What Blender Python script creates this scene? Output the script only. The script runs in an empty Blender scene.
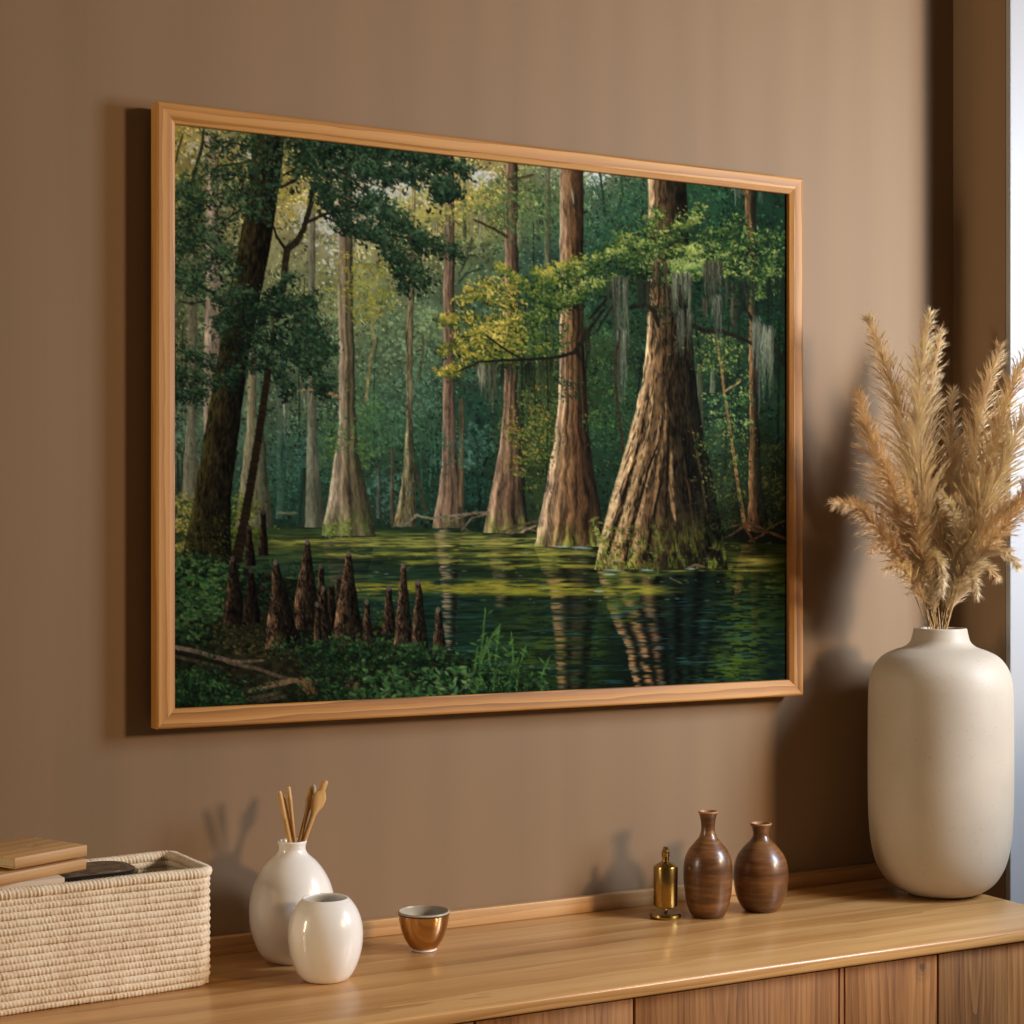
import bpy, bmesh, math, random
import numpy as np
from mathutils import Vector, Matrix
# A shelf corner by a window: a big framed swamp painting over a wooden sideboard
# with a rope basket, vases, a cup and a tall pot of dried pampas grass.
# World axes: x runs along the picture wall, y towards it, z up (metres).
EYE = 1.365; TABLE = 0.75; WALL = 2.5; RIGHT = 2.267
YAW = math.radians(28.05); FPX = 1750.0; HOR = 539.0
scene = bpy.context.scene
COL = scene.collection

def at(px, py, y):
    """point of the room seen at a picture position, on the plane y = const"""
    u = (px - 512) / FPX
    dx, dy = math.sin(YAW) + u * math.cos(YAW), math.cos(YAW) - u * math.sin(YAW)
    t = y / dy
    return Vector((dx * t, y, EYE - (py - HOR) / FPX * t))

# ------------------------------------------------------------------ object helpers
def link(name, me, m=None, parent=None):
    o = bpy.data.objects.new(name, me); COL.objects.link(o)
    if m is not None: me.materials.append(m)
    if parent is not None: o.parent = parent
    return o

def obj(name, bm, m, parent=None, smooth=True, sharp=35):
    me = bpy.data.meshes.new(name)
    bmesh.ops.recalc_face_normals(bm, faces=bm.faces)
    bm.to_mesh(me); bm.free()
    if smooth:
        me.polygons.foreach_set('use_smooth', [True] * len(me.polygons))
        me.set_sharp_from_angle(angle=math.radians(sharp))
    return link(name, me, m, parent)

def raw(name, V, F, m, parent=None, smooth=True):
    me = bpy.data.meshes.new(name); me.from_pydata([tuple(v) for v in V], [], F); me.update()
    if smooth: me.polygons.foreach_set('use_smooth', [True] * len(me.polygons))
    return link(name, me, m, parent)

def thing(name, label, cat, loc=(0, 0, 0), rz=0.0, group=None):
    o = bpy.data.objects.new(name, None); COL.objects.link(o); o.empty_display_size = .05
    o.location = loc; o.rotation_euler = (0, 0, rz)
    return tag(o, label, cat, group)

def tag(o, label, cat, group=None):
    o['label'] = label; o['category'] = cat
    if group: o['group'] = group
    return o

def struct(name, bm, m, smooth=False):
    o = obj(name, bm, m, None, smooth); o['kind'] = 'structure'; return o

def add_box(bm, lo, hi, bevel=0.0, seg=2):
    r = bmesh.ops.create_cube(bm, size=1.0)
    c = [(lo[i] + hi[i]) / 2 for i in range(3)]; s = [hi[i] - lo[i] for i in range(3)]
    for v in r['verts']: v.co = Vector((c[0] + v.co.x * s[0], c[1] + v.co.y * s[1], c[2] + v.co.z * s[2]))
    if bevel:
        es = list({e for v in r['verts'] for e in v.link_edges})
        bmesh.ops.bevel(bm, geom=es, offset=bevel, segments=seg, affect='EDGES', profile=.5)
    return bm

def box(lo, hi, bevel=0.0, seg=2): return add_box(bmesh.new(), lo, hi, bevel, seg)

def smooth_profile(pts, n=6):
    """Catmull-Rom through (r, z) points; a repeated point keeps a corner"""
    out = []; P = [np.array(p, float) for p in pts]
    for i in range(len(P) - 1):
        p0, p1, p2, p3 = P[max(0, i - 1)], P[i], P[i + 1], P[min(len(P) - 1, i + 2)]
        if np.allclose(p1, p2): continue
        for k in range(n):
            t = k / n
            out.append(.5 * ((2 * p1) + (-p0 + p2) * t + (2 * p0 - 5 * p1 + 4 * p2 - p3) * t * t + (-p0 + 3 * p1 - 3 * p2 + p3) * t ** 3))
    out.append(P[-1]); return [(max(0., float(q[0])), float(q[1])) for q in out]

def lathe(prof, seg=72):
    bm = bmesh.new(); rings = []
    for r, z in prof:
        if r < 1e-5: rings.append([bm.verts.new((0, 0, z))])
        else: rings.append([bm.verts.new((r * math.cos(2 * math.pi * k / seg), r * math.sin(2 * math.pi * k / seg), z)) for k in range(seg)])
    for a, b in zip(rings, rings[1:]):
        for k in range(seg):
            j = (k + 1) % seg
            if len(a) == 1 and len(b) == 1: break
            if len(a) == 1: bm.faces.new((a[0], b[k], b[j]))
            elif len(b) == 1: bm.faces.new((a[k], a[j], b[0]))
            else: bm.faces.new((a[k], a[j], b[j], b[k]))
    return bm

def rod(bm, pts, rad, seg=10):
    """round bar through points with a radius at each; closed ends"""
    P = [Vector(p) for p in pts]; rings = []
    up = Vector((0, 1, 0))
    for i, p in enumerate(P):
        d = (P[min(i + 1, len(P) - 1)] - P[max(i - 1, 0)]).normalized()
        a = d.cross(up); a = a.normalized() if a.length > 1e-4 else Vector((1, 0, 0)); b = d.cross(a)
        r = rad[i] if hasattr(rad, '__len__') else rad
        if not hasattr(r, '__len__'): r = (r, r)
        rings.append([bm.verts.new(p + a * (r[0] * math.cos(2 * math.pi * k / seg)) + b * (r[1] * math.sin(2 * math.pi * k / seg))) for k in range(seg)])
    for a, b in zip(rings, rings[1:]):
        for k in range(seg): bm.faces.new((a[k], a[(k + 1) % seg], b[(k + 1) % seg], b[k]))
    bm.faces.new(rings[0][::-1]); bm.faces.new(rings[-1])
    return bm

# ------------------------------------------------------------------ materials
def lin(c): return tuple(((v / 255) / 12.92 if v / 255 <= .04045 else ((v / 255 + .055) / 1.055) ** 2.4) for v in c)

class M:
    def __init__(s, name, col=(.8, .8, .8), rough=.5, metal=0., **kw):
        s.m = bpy.data.materials.new(name); s.m.use_nodes = True
        s.t = s.m.node_tree; s.b = s.t.nodes['Principled BSDF']
        s.set('Base Color', (*col, 1)); s.set('Roughness', rough); s.set('Metallic', metal)
        for k, v in kw.items(): s.set(k.replace('_', ' '), v)
    def set(s, k, v): s.b.inputs[k].default_value = v
    def n(s, typ, **kw):
        nd = s.t.nodes.new(typ)
        for k, v in kw.items():
            if hasattr(nd, k): setattr(nd, k, v)
            else: nd.inputs[k.replace('_', ' ')].default_value = v
        return nd
    def l(s, a, b): s.t.links.new(a, b)
    def coord(s, scale=(1, 1, 1), rot=(0, 0, 0), loc=(0, 0, 0)):
        tc = s.n('ShaderNodeTexCoord'); mp = s.n('ShaderNodeMapping')
        mp.inputs['Scale'].default_value = scale; mp.inputs['Rotation'].default_value = rot; mp.inputs['Location'].default_value = loc
        s.l(tc.outputs['Object'], mp.inputs['Vector']); return mp.outputs['Vector']
    def noise(s, vec, scale, detail=4, rough=.55, dist=0.):
        nd = s.n('ShaderNodeTexNoise', Scale=scale, Detail=detail, Roughness=rough, Distortion=dist)
        s.l(vec, nd.inputs['Vector']); return nd.outputs['Fac']
    def ramp(s, fac, stops, interp='LINEAR'):
        nd = s.n('ShaderNodeValToRGB'); cr = nd.color_ramp; cr.interpolation = interp
        while len(cr.elements) < len(stops): cr.elements.new(.5)
        for e, (p, c) in zip(cr.elements, stops): e.position = p; e.color = (*c, 1) if len(c) == 3 else c
        s.l(fac, nd.inputs['Fac']); return nd.outputs['Color']
    def math(s, op, a, b):
        nd = s.n('ShaderNodeMath', operation=op)
        for i, v in enumerate((a, b)):
            if isinstance(v, (int, float)): nd.inputs[i].default_value = v
            else: s.l(v, nd.inputs[i])
        return nd.outputs[0]
    def mixc(s, fac, a, b, mode='MIX'):
        nd = s.n('ShaderNodeMix', data_type='RGBA', blend_type=mode)
        for k, v in ((0, fac), (6, a), (7, b)):
            if isinstance(v, (int, float)): nd.inputs[k].default_value = v
            elif isinstance(v, tuple): nd.inputs[k].default_value = (*v, 1)
            else: s.l(v, nd.inputs[k])
        return nd.outputs[2]
    def bump(s, h, strength=.2, dist=.001):
        nd = s.n('ShaderNodeBump', Strength=strength, Distance=dist)
        s.l(h, nd.inputs['Height']); s.l(nd.outputs['Normal'], s.b.inputs['Normal'])
    def color(s, c): s.l(c, s.b.inputs['Base Color'])

def wood(name, dark, mid, light, axis='x', loc=(0, 0, 0), rings=16., rough=.4, coat=0., figure=.5, fine=.5, tilt=(.03, .05, .04), streak=5.):
    w = M(name, mid, rough)
    if coat: w.set('Coat Weight', coat); w.set('Coat Roughness', .18)
    ax = 'xyz'.index(axis)
    sc = [1., 1., 1.]; sc[ax] = .16
    v = w.coord(tuple(sc), tilt, loc)
    wv = w.n('ShaderNodeTexWave', wave_type='RINGS', rings_direction=axis.upper(), wave_profile='SAW', Scale=rings, Distortion=3.2, Detail=3., Detail_Scale=1.2, Detail_Roughness=.55)
    w.l(v, wv.inputs['Vector'])
    s2 = [1., 1., 1.]; s2[ax] = .05
    v2 = w.coord(tuple(s2), (0, 0, 0), (loc[0] + 3, loc[1], loc[2]))
    broad = w.noise(v2, streak * 2.6, 4, .6)
    s3 = [1., 1., 1.]; s3[ax] = .03
    fib = w.noise(w.coord(tuple(s3)), 260., 3, .6)
    f = w.math('ADD', w.math('MULTIPLY', wv.outputs['Fac'], figure), w.math('MULTIPLY', broad, 1.15))
    f = w.math('ADD', f, w.math('MULTIPLY', w.math('SUBTRACT', fib, .5), fine))
    f = w.math('SUBTRACT', f, figure * .5)
    w.color(w.ramp(f, [(.22, dark), (.5, mid), (.8, light)]))
    w.bump(fib, .12, .0006)
    return w.m
# ------------------------------------------------------------------ light set-up
SKY_POS = (2.90, 1.2, 1.85); SKY_P = 50.; SKY_SIZE = (.42, .85); SKY_COL = (.76, .89, 1.05)
SUN_POS = (4.47, -2.0, 2.62); SUN_P = 160.; SUN_SIZE = (.52, .6); SUN_COL = (1., .70, .40); WINDOW_NEAR = -1.1
FILL_P = 95.
WORLD_COL = (1., .74, .5); WORLD_S = .048
BLOCKER_TOP = 1.30; PAINT_GAIN = (.87, .93, .92); EXPO = 0.0
# ---------------------------------------------------------------- the swamp painting
# painted with brush dabs, bark strokes and water streaks on its own little raster
PX0, PY0, PS = 168.0, 118.0, 1.4
PW, PH = 882, 840
def paint_swamp():
    rng = np.random.default_rng(7)
    img = np.zeros((PH, PW, 3), np.float32)
    YY, XX = np.mgrid[0:PH, 0:PW].astype(np.float32)
    GX = XX / PS + PX0; GY = YY / PS + PY0

    def vnoise(cx, cy, seed):                      # smooth value noise sampled at arrays cx, cy
        r = np.random.default_rng(seed).random((256, 256)).astype(np.float32)
        xi = np.floor(cx).astype(int); yi = np.floor(cy).astype(int)
        fx = cx - xi; fy = cy - yi
        fx = fx * fx * (3 - 2 * fx); fy = fy * fy * (3 - 2 * fy)
        x0, x1, y0, y1 = xi & 255, (xi + 1) & 255, yi & 255, (yi + 1) & 255
        return (r[y0, x0] * (1 - fx) + r[y0, x1] * fx) * (1 - fy) + (r[y1, x0] * (1 - fx) + r[y1, x1] * fx) * fy

    def fbm(cx, cy, seed, n=4):
        t = 0; a = .5; s = 0
        for k in range(n):
            t = t + a * vnoise(cx * 2 ** k, cy * 2 ** k, seed + k); s += a; a *= .55
        return t / s

    def grid_map(xs, ys, tab):                     # coarse colour map, smoothly interpolated
        tab = np.array(tab, np.float32)
        def idx(v, k):
            i = np.clip(np.searchsorted(k, v) - 1, 0, len(k) - 2)
            f = np.clip((v - k[i]) / (k[i + 1] - k[i]), 0, 1)
            return i, f
        ix, fx = idx(GX[0], np.array(xs, np.float32)); iy, fy = idx(GY[:, 0], np.array(ys, np.float32))
        fx = fx[None, :, None]; fy = fy[:, None, None]
        a = tab[iy][:, ix]; b = tab[iy][:, ix + 1]; c = tab[iy + 1][:, ix]; d = tab[iy + 1][:, ix + 1]
        return (a * (1 - fx) + b * fx) * (1 - fy) + (c * (1 - fx) + d * fx) * fy

    def over(mask, col):                           # composite a colour (or colour image) through a mask
        img[:] = img * (1 - mask[..., None]) + np.asarray(col, np.float32) * mask[..., None]

    def dab(x, y, l, w, ang, col, al):             # one leaf-shaped brush dab
        x = (x - PX0) * PS; y = (y - PY0) * PS; l = l * PS; w = w * PS
        r = int(max(l, w)) + 2
        x0, x1, y0, y1 = int(x) - r, int(x) + r + 1, int(y) - r, int(y) + r + 1
        if x0 < 0 or y0 < 0 or x1 > PW or y1 > PH: return
        dx = XX[y0:y1, x0:x1] - x; dy = YY[y0:y1, x0:x1] - y
        ca, sa = math.cos(ang), math.sin(ang)
        u = (dx * ca + dy * sa) / l; v = np.abs(dy * ca - dx * sa)
        m = np.clip(w * (1 - u * u) - v + .5, 0, 1) * al
        p = img[y0:y1, x0:x1]
        p += (col - p) * m[..., None]

    def inside(poly, n):                           # n random points inside a polygon
        poly = np.array(poly, float); lo = poly.min(0); hi = poly.max(0); out = []
        while len(out) < n:
            p = lo + (hi - lo) * rng.random(2); c = False; j = len(poly) - 1
            for i in range(len(poly)):
                if (poly[i, 1] > p[1]) != (poly[j, 1] > p[1]) and p[0] < (poly[j, 0] - poly[i, 0]) * (p[1] - poly[i, 1]) / (poly[j, 1] - poly[i, 1]) + poly[i, 0]: c = not c
                j = i
            if c: out.append(p)
        return out

    def leaves(poly, n, size, pal, al=.9, ang=None, spread=1.2, clump=0.0, asp=.42):
        # leaf dabs in a polygon; clumps are dark below and lit above, the light leaves painted last
        pal = np.array(pal, np.float32); n = int(n * 1.35); out = []
        if clump:
            for p in inside(poly, max(2, int(n / 16))):
                sc = clump * (.45 + .9 * rng.random()); lift = rng.normal(0, .16)
                for k in range(16):
                    d = rng.normal(0, 1, 2) * (1.7 if rng.random() < .1 else 1)
                    out.append((p[0] + d[0] * sc * 1.25, p[1] + d[1] * sc * .7, .46 + lift - .2 * d[1] - .06 * d[0] + rng.normal(0, .2)))
        else:
            for p in inside(poly, n): out.append((p[0], p[1], .5 + rng.normal(0, .28)))
        N = len(out)
        out = [o for _, o in sorted(((o[2] + rng.normal(0, .25), o) for o in out), key=lambda q: q[0])]
        for x, y, b in out:
            f = min(max(b, 0), .999) * (len(pal) - 1); k = int(f); f -= k
            c = (pal[k] * (1 - f) + pal[min(k + 1, len(pal) - 1)] * f) * (.82 + .36 * rng.random()) + rng.normal(0, 5, 3)
            s = (size[0] + (size[1] - size[0]) * rng.random() ** 1.8) * .82
            dab(x, y, s, s * asp * (.7 + .6 * rng.random()), (ang if ang is not None else .3) + rng.normal(0, spread), c, al * (.75 + .25 * rng.random()))

    def spray(lines, dens, spread, size, pal, al=.9, ang=.2, sag=.25, twig=None, asp=.42, bias=.42):
        # leaves gathered along twigs: lit on top, dark beneath, ragged at the ends
        pal = np.array(pal, np.float32); out = []
        for ln in lines:
            P = np.array(ln, float); sl = np.r_[0, np.cumsum(np.hypot(*np.diff(P, axis=0).T))]; L = sl[-1]
            if twig is not None: branch(ln, [1.3] + [1.0] * (len(ln) - 2) + [.5], twig, .8)
            n = int(L * dens / 7)
            for k in range(n):
                t = rng.random() ** .85 * L; x = np.interp(t, sl, P[:, 0]); y = np.interp(t, sl, P[:, 1]); sp = spread * (1.1 - .55 * t / L)
                x += rng.normal(0, sp * .7); dy = rng.normal(0, sp * .75); y += dy + sag * abs(rng.normal(0, sp)) * .5; lift = rng.normal(0, .2)
                for j in range(7):
                    d = rng.normal(0, 1, 2) * spread * .36
                    out.append((x + d[0] * 1.3, y + d[1], bias + lift - .26 * (dy + d[1]) / spread + rng.normal(0, .17)))
        out = [o for _, o in sorted(((o[2] + rng.normal(0, .22), o) for o in out), key=lambda q: q[0])]
        for x, y, b in out:
            f = min(max(b, 0), .999) * (len(pal) - 1); k = int(f); f -= k
            c = (pal[k] * (1 - f) + pal[min(k + 1, len(pal) - 1)] * f) * (.82 + .36 * rng.random()) + rng.normal(0, 4, 3)
            q = (size[0] + (size[1] - size[0]) * rng.random() ** 1.8) * .85
            dab(x, y, q, q * asp * (.7 + .6 * rng.random()), ang + rng.normal(0, 1.0), c, al * (.75 + .25 * rng.random()))

    def trunk(rows, ramp, bark=.35, freq=9, seed=1, al=1.0, folds=0, fold_amp=.25, vlen=26., fade=None, moss=None):
        # rows: (y, x_left, x_right); ramp: (u, colour) across the trunk, bark runs up along u
        R = np.array(rows, np.float32)
        y = GY[:, 0]
        sel = np.where((y >= R[0, 0]) & (y <= R[-1, 0]))[0]
        y0, y1 = sel[0], sel[-1] + 1
        xl = np.interp(y[y0:y1], R[:, 0], R[:, 1]); xr = np.interp(y[y0:y1], R[:, 0], R[:, 2])
        wob = (vnoise(y[y0:y1] / 9., y[y0:y1] * 0 + seed, seed) - .5) * 1.2
        xl = xl + wob; xr = xr + wob * .6
        c0 = max(0, int((xl.min() - PX0) * PS) - 3); c1 = min(PW, int((xr.max() - PX0) * PS) + 4)
        gx = GX[y0:y1, c0:c1]; gy = GY[y0:y1, c0:c1]
        wd = (xr - xl)[:, None]
        u = (gx - xl[:, None]) / wd
        m = np.clip(np.minimum(gx - xl[:, None], xr[:, None] - gx) * PS + .5, 0, 1) * al
        warp = (fbm(gx / 14, gy / 22, seed + 5, 3) - .5) * .16
        uu = np.clip(u + warp * .5, 0, 1)
        us = [r[0] for r in ramp]; cs = np.array([r[1] for r in ramp], np.float32)
        col = np.stack([np.interp(uu, us, cs[:, k]) for k in range(3)], -1)
        n = fbm((u + warp) * freq + 40, gy / vlen + 9, seed, 4)
        ridge = 1 - np.abs(2 * vnoise((u + warp) * freq * 1.7 + 13, gy / (vlen * 1.5), seed + 9) - 1)
        g2 = vnoise(gx * 1.1 + warp * 20, gy / 4.5, seed + 17)
        f = 1 + bark * ((n - .5) * 2.6 - (ridge > .8) * .55 * ridge + (g2 - .5) * 1.1)
        if folds:
            ph = (u + warp * .8) * folds * 2 * math.pi
            ff = np.sin(ph + 1.2 * np.sin(gy / 31 + seed)) + .45 * np.sin(ph * 2.3 + 2 + gy / 47)
            f = f + fold_amp * ff * np.clip((gy - R[0, 0]) / (R[-1, 0] - R[0, 0]) * 1.6 + .15, 0, 1)
        col = col * np.clip(f, .22, 1.9)[..., None]
        if moss is not None:
            t = np.clip((gy - moss[0]) / (R[-1, 0] - moss[0]), 0, 1) * np.clip(fbm(gx / 5, gy / 9, seed + 3, 3) * 3.6 - 1.25, 0, 1)
            col = col + (np.array(moss[1], np.float32) * np.clip(f, .3, 1.5)[..., None] - col) * (t * .85)[..., None]
        if fade is not None:
            m = m * np.interp(gy, [fade[0], fade[1]], [1, 0])
        p = img[y0:y1, c0:c1]
        p += (col - p) * m[..., None]

    def branch(pts, w, col, al=1.0, jit=.5):
        P = np.array(pts, float); W = np.broadcast_to(np.array(w, float), (len(P),)) if np.ndim(w) else np.full(len(P), float(w))
        col = np.array(col, np.float32)
        for i in range(len(P) - 1):
            d = P[i + 1] - P[i]; L = float(np.hypot(*d)); a = math.atan2(d[1], d[0])
            n = max(2, int(L / 1.6))
            for k in range(n + 1):
                t = k / n
                q = P[i] + d * t + rng.normal(0, jit * .4, 2)
                ww = W[i] * (1 - t) + W[i + 1] * t
                dab(q[0], q[1], 3.2, ww * .5 + .25, a + rng.normal(0, .1), col * (.75 + .5 * rng.random()), al)

    def moss(x0, x1, y0, y1, col, n, al=.5):       # hanging beard moss: tapering tufts of thin strands
        col = np.array(col, np.float32); nt = max(1, int((x1 - x0) / 4)); n = int(n * 1.25)
        tufts = [(x0 + (x1 - x0) * (k + .5 + rng.normal(0, .25)) / nt, (.45 + .55 * rng.random()) * (1.25 if rng.random() < .3 else 1)) for k in range(nt)]
        for k in range(n):
            tx, tl = tufts[rng.integers(nt)]; off = rng.normal(0, 1.7); x = tx + off
            L = (y1 - y0) * min(1.1, tl) * max(.15, 1 - abs(off) * .22) * (.3 + .7 * rng.random()); y = y0 + (y1 - y0) * .1 * rng.random()
            cc = col * (.35 + .85 * rng.random()) * (.8 if off > .6 else 1.05); yy = y; pull = (tx - x) * .03
            while yy < y + L:
                x += pull + rng.normal(0, .4)
                dab(x, yy, 2.6, .4 + .35 * rng.random(), math.pi / 2 + rng.normal(0, .22), cc * (.8 + .4 * rng.random()), al * (1.1 - .6 * (yy - y) / L))
                yy += 3.0

    # ---- far forest: colour masses, then dabs that pick the colour under them
    xs = [176, 240, 300, 360, 420, 480, 540, 600, 660, 720, 788]
    ys = [130, 165, 205, 250, 300, 350, 400, 450, 500, 535]
    far = [
     [(150,145,85),(125,132,88),(110,122,82),(120,132,105),(140,148,110),(165,165,115),(115,132,95),(120,135,112),(48,82,60),(35,70,50),(20,50,38)],
     [(125,128,78),(130,136,92),(125,134,90),(165,170,155),(160,162,120),(165,162,108),(105,126,90),(110,128,105),(42,78,56),(32,68,48),(18,48,36)],
     [(90,108,72),(128,134,92),(150,150,100),(172,176,158),(160,158,98),(148,148,86),(80,106,76),(66,98,78),(34,70,50),(28,62,44),(17,44,33)],
     [(78,98,72),(118,130,98),(128,140,108),(138,150,116),(128,140,96),(90,112,82),(52,84,70),(40,75,60),(30,58,42),(24,54,40),(15,42,30)],
     [(85,106,82),(92,114,90),(112,130,98),(118,134,98),(86,112,88),(60,90,76),(34,70,66),(34,64,50),(27,52,38),(22,48,36),(14,38,28)],
     [(96,112,84),(82,108,88),(88,114,90),(86,114,90),(80,108,86),(58,86,72),(56,78,52),(40,66,44),(27,54,40),(34,60,42),(16,38,26)],
     [(76,102,80),(74,102,88),(76,104,84),(64,96,78),(54,86,70),(30,63,53),(50,70,44),(38,64,42),(24,52,40),(25,50,38),(18,38,26)],
     [(72,96,82),(62,94,82),(48,82,70),(56,88,70),(40,72,58),(25,56,46),(50,68,42),(29,58,43),(21,47,37),(33,57,42),(18,35,22)],
     [(50,76,66),(42,74,63),(29,62,53),(38,70,57),(29,60,49),(22,48,40),(36,56,36),(24,50,38),(19,40,30),(33,49,32),(22,34,20)],
     [(52,66,46),(28,58,48),(25,52,44),(26,50,42),(24,48,40),(20,42,34),(24,42,30),(20,40,30),(17,34,25),(22,34,24),(20,28,18)]]
    base = grid_map(xs, ys, far) * np.array((1.06, .97, .92), np.float32) + np.array((5, 1, 0), np.float32)
    n1 = fbm(GX / 30, GY / 26, 11, 4); n2 = fbm(GX / 7, GY / 10, 21, 3)
    img[:] = base * (0.55 + .6 * n1 + .35 * n2)[..., None]
    sky = np.clip((fbm(GX / 9, GY / 9, 31, 3) - .52) * 9, 0, 1)
    for (cx, cy, rx, ry, a) in [(385,195,34,26,.95),(478,180,18,14,.7),(598,178,12,14,.8),(305,220,18,22,.6),(205,150,26,18,.5),(330,225,10,26,.7),(262,160,18,16,.5),(425,190,24,22,.6),(222,200,20,26,.4),(540,172,22,12,.5)]:
        g = np.exp(-((GX - cx) / rx) ** 2 - ((GY - cy) / ry) ** 2) * a
        over(np.clip(g * (sky * .95 + .3), 0, 1), (214, 214, 206))
    def far_dabs(n, smin, smax, al, lo, hi, ymax=535):
        for k in range(n):
            x = 172 + 620 * rng.random(); y = 124 + (ymax - 124) * rng.random()
            c = base[min(PH - 1, int((y - PY0) * PS)), min(PW - 1, int((x - PX0) * PS))]
            c = c * (lo + (hi - lo) * rng.random() ** 1.5) + rng.normal(0, 5, 3)
            s = smin + (smax - smin) * rng.random()
            dab(x, y, s, s * .45, rng.normal(.5, 1.2), c, al)
    def far_clumps(n, sc0, smin, smax, al, con):
        for k in range(n):
            x = 172 + 620 * rng.random(); y = 124 + 411 * rng.random(); sc = sc0 * (.5 + rng.random()); lift = rng.normal(0, .22)
            c0 = base[min(PH - 1, int((y - PY0) * PS)), min(PW - 1, int((x - PX0) * PS))]
            for j in range(13):
                d = rng.normal(0, 1, 2); s = smin + (smax - smin) * rng.random()
                c = c0 * np.clip(1 + con * (lift - .3 * d[1] + rng.normal(0, .3)), .3, 2) + rng.normal(0, 5, 3)
                dab(x + d[0] * sc * 1.3, y + d[1] * sc * .75, s, s * .45, rng.normal(.5, 1.2), c, al)
    far_dabs(3000, 2.0, 5.0, .5, .5, 1.4)
    far_clumps(1000, 6, 1.0, 2.3, .7, 1.35)
    # faint far trunks and upright undergrowth
    for k in range(46):
        x = 180 + 600 * rng.random(); y1 = 430 + 100 * rng.random(); w = .8 + 1.6 * rng.random()
        c = base[int((min(y1, 520) - PY0) * PS), int((x - PX0) * PS)]
        up = 60 + 160 * rng.random()
        branch([(x, y1), (x + rng.normal(0, 3), y1 - up * .5), (x + rng.normal(0, 6), y1 - up)], [w, w * .8, w * .4], c * (.6 if rng.random() < .6 else 1.5), .55)
    far_clumps(1150, 4.5, .8, 1.8, .78, 1.7)
    far_dabs(3600, .7, 1.6, .7, .4, 1.7)
    for (cx, cy, rx, ry, n) in [(382,200,20,18,90),(478,178,10,8,30),(596,176,7,9,26),(306,222,9,14,30),(205,158,14,12,26),(330,222,6,16,24),(262,160,10,10,18),(425,190,12,14,24),(398,182,10,8,26),(330,260,8,20,14)]:
        for k in range(int(n * 1.8)):
            dab(cx + rng.normal(0, rx * .75), cy + rng.normal(0, ry * .6), 1.2 + 2.4 * rng.random(), .8 + rng.random(), rng.normal(0, 1.3), np.array((226,226,220)) * (.88 + .12 * rng.random()), .85)
    # misty shrubs, mid distance
    for (cx, cy, rx, ry, c, n) in [(405,345,40,34,(112,138,100),260),(425,330,24,18,(140,156,105),120),(370,425,34,32,(78,112,76),300),(345,455,30,20,(86,112,62),200),(395,430,28,22,(70,104,78),160),
                                   (385,495,20,26,(74,108,98),160),(470,445,26,22,(66,98,84),170),(455,462,18,16,(84,114,100),130),(235,420,26,34,(70,100,82),160),(195,430,22,36,(88,112,96),220),
                                   (415,395,34,30,(82,112,92),220),(465,500,40,24,(32,66,58),160),(300,470,30,40,(58,96,84),200),(320,350,22,40,(96,122,88),200),(360,290,26,30,(120,138,92),160)]:
        for k in range(n):
            a = rng.random() * 6.28; r = rng.random() ** .6
            x, y = cx + rx * r * math.cos(a), cy + ry * r * math.sin(a)
            s = 1.3 + 2.2 * rng.random()
            dab(x, y, s, s * .45, rng.normal(.4, 1.1), np.array(c) * (.62 + .75 * rng.random() - .12 * (y - cy) / ry), .6)

    leaves([(284,205),(345,215),(350,330),(300,330),(284,270)], 700, (1.0,2.4), [(62,82,58),(98,112,76),(134,140,92),(172,170,116)], .75, clump=6)
    leaves([(350,300),(440,290),(440,420),(360,430)], 700, (1.0,2.2), [(52,76,60),(82,108,82),(112,134,100),(140,158,116)], .65, clump=7)
    leaves([(480,380),(548,370),(548,520),(480,520)], 350, (1.0,2.0), [(16,34,28),(30,54,40),(52,76,52)], .65, clump=7)
    leaves([(600,330),(650,330),(620,520),(600,520)], 350, (1.0,2.0), [(14,32,24),(28,52,36),(54,82,48),(92,110,62)], .65, clump=6)
    leaves([(590,180),(650,190),(650,330),(600,330)], 400, (1.0,2.4), [(18,42,30),(36,66,46),(62,92,60)], .65, clump=7)
    leaves([(690,190),(788,200),(788,520),(710,520)], 900, (1.0,2.2), [(10,24,17),(20,42,28),(38,64,40),(66,88,50)], .65, clump=7)
    # ---- pale trunks, far to near
    G = lambda c, k: tuple(v * k for v in c)
    def plain(c, lit=1.25, dark=.6): return [(0, G(c, lit)), (.3, G(c, 1.08)), (.65, G(c, .85)), (1, G(c, dark))]
    trunk([(140,309,315),(300,308,315),(390,307,316),(430,307,316),(470,306,319),(528,301,326)], plain((128,124,106)), .25, 4, 3, .85)
    trunk([(150,412,415),(330,404,412),(420,405,411),(470,402,413),(500,398,414),(528,392,416)], plain((128,116,88)), .5, 4, 4, .85)
    trunk([(140,206,218),(220,208,220),(290,207,222),(400,205,221),(440,206,220)], plain((172,150,132), 1.1, .75), .25, 4, 5, .9)
    trunk([(300,190,199),(400,189,198),(440,188,198),(500,184,204)], plain((132,122,102)), .25, 4, 6, .7)
    trunk([(330,250,257),(430,247,257),(470,243,260),(532,236,264)], plain((134,124,98)), .3, 4, 7, .85)
    trunk([(420,256,264),(470,254,267),(532,250,275)], plain((98,96,76)), .3, 4, 8, .85)
    trunk([(330,280,284),(520,276,286)], plain((70,98,86)), .3, 3, 9, .6)
    trunk([(470,300,306),(528,296,305)], plain((34,58,48)), .2, 3, 10, .8)
    trunk([(130,338,350),(215,337,351),(330,338,353),(425,338,355),(455,335,358),(485,330,364),(515,325,371),(537,321,375)],
          [(0,(194,176,152)),(.22,(168,148,124)),(.42,(134,116,94)),(.55,(88,77,60)),(.72,(108,96,72)),(1,(48,48,38))], .28, 7, 11, .95, folds=3, fold_amp=.14, moss=(505,(96,116,58)))
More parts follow.
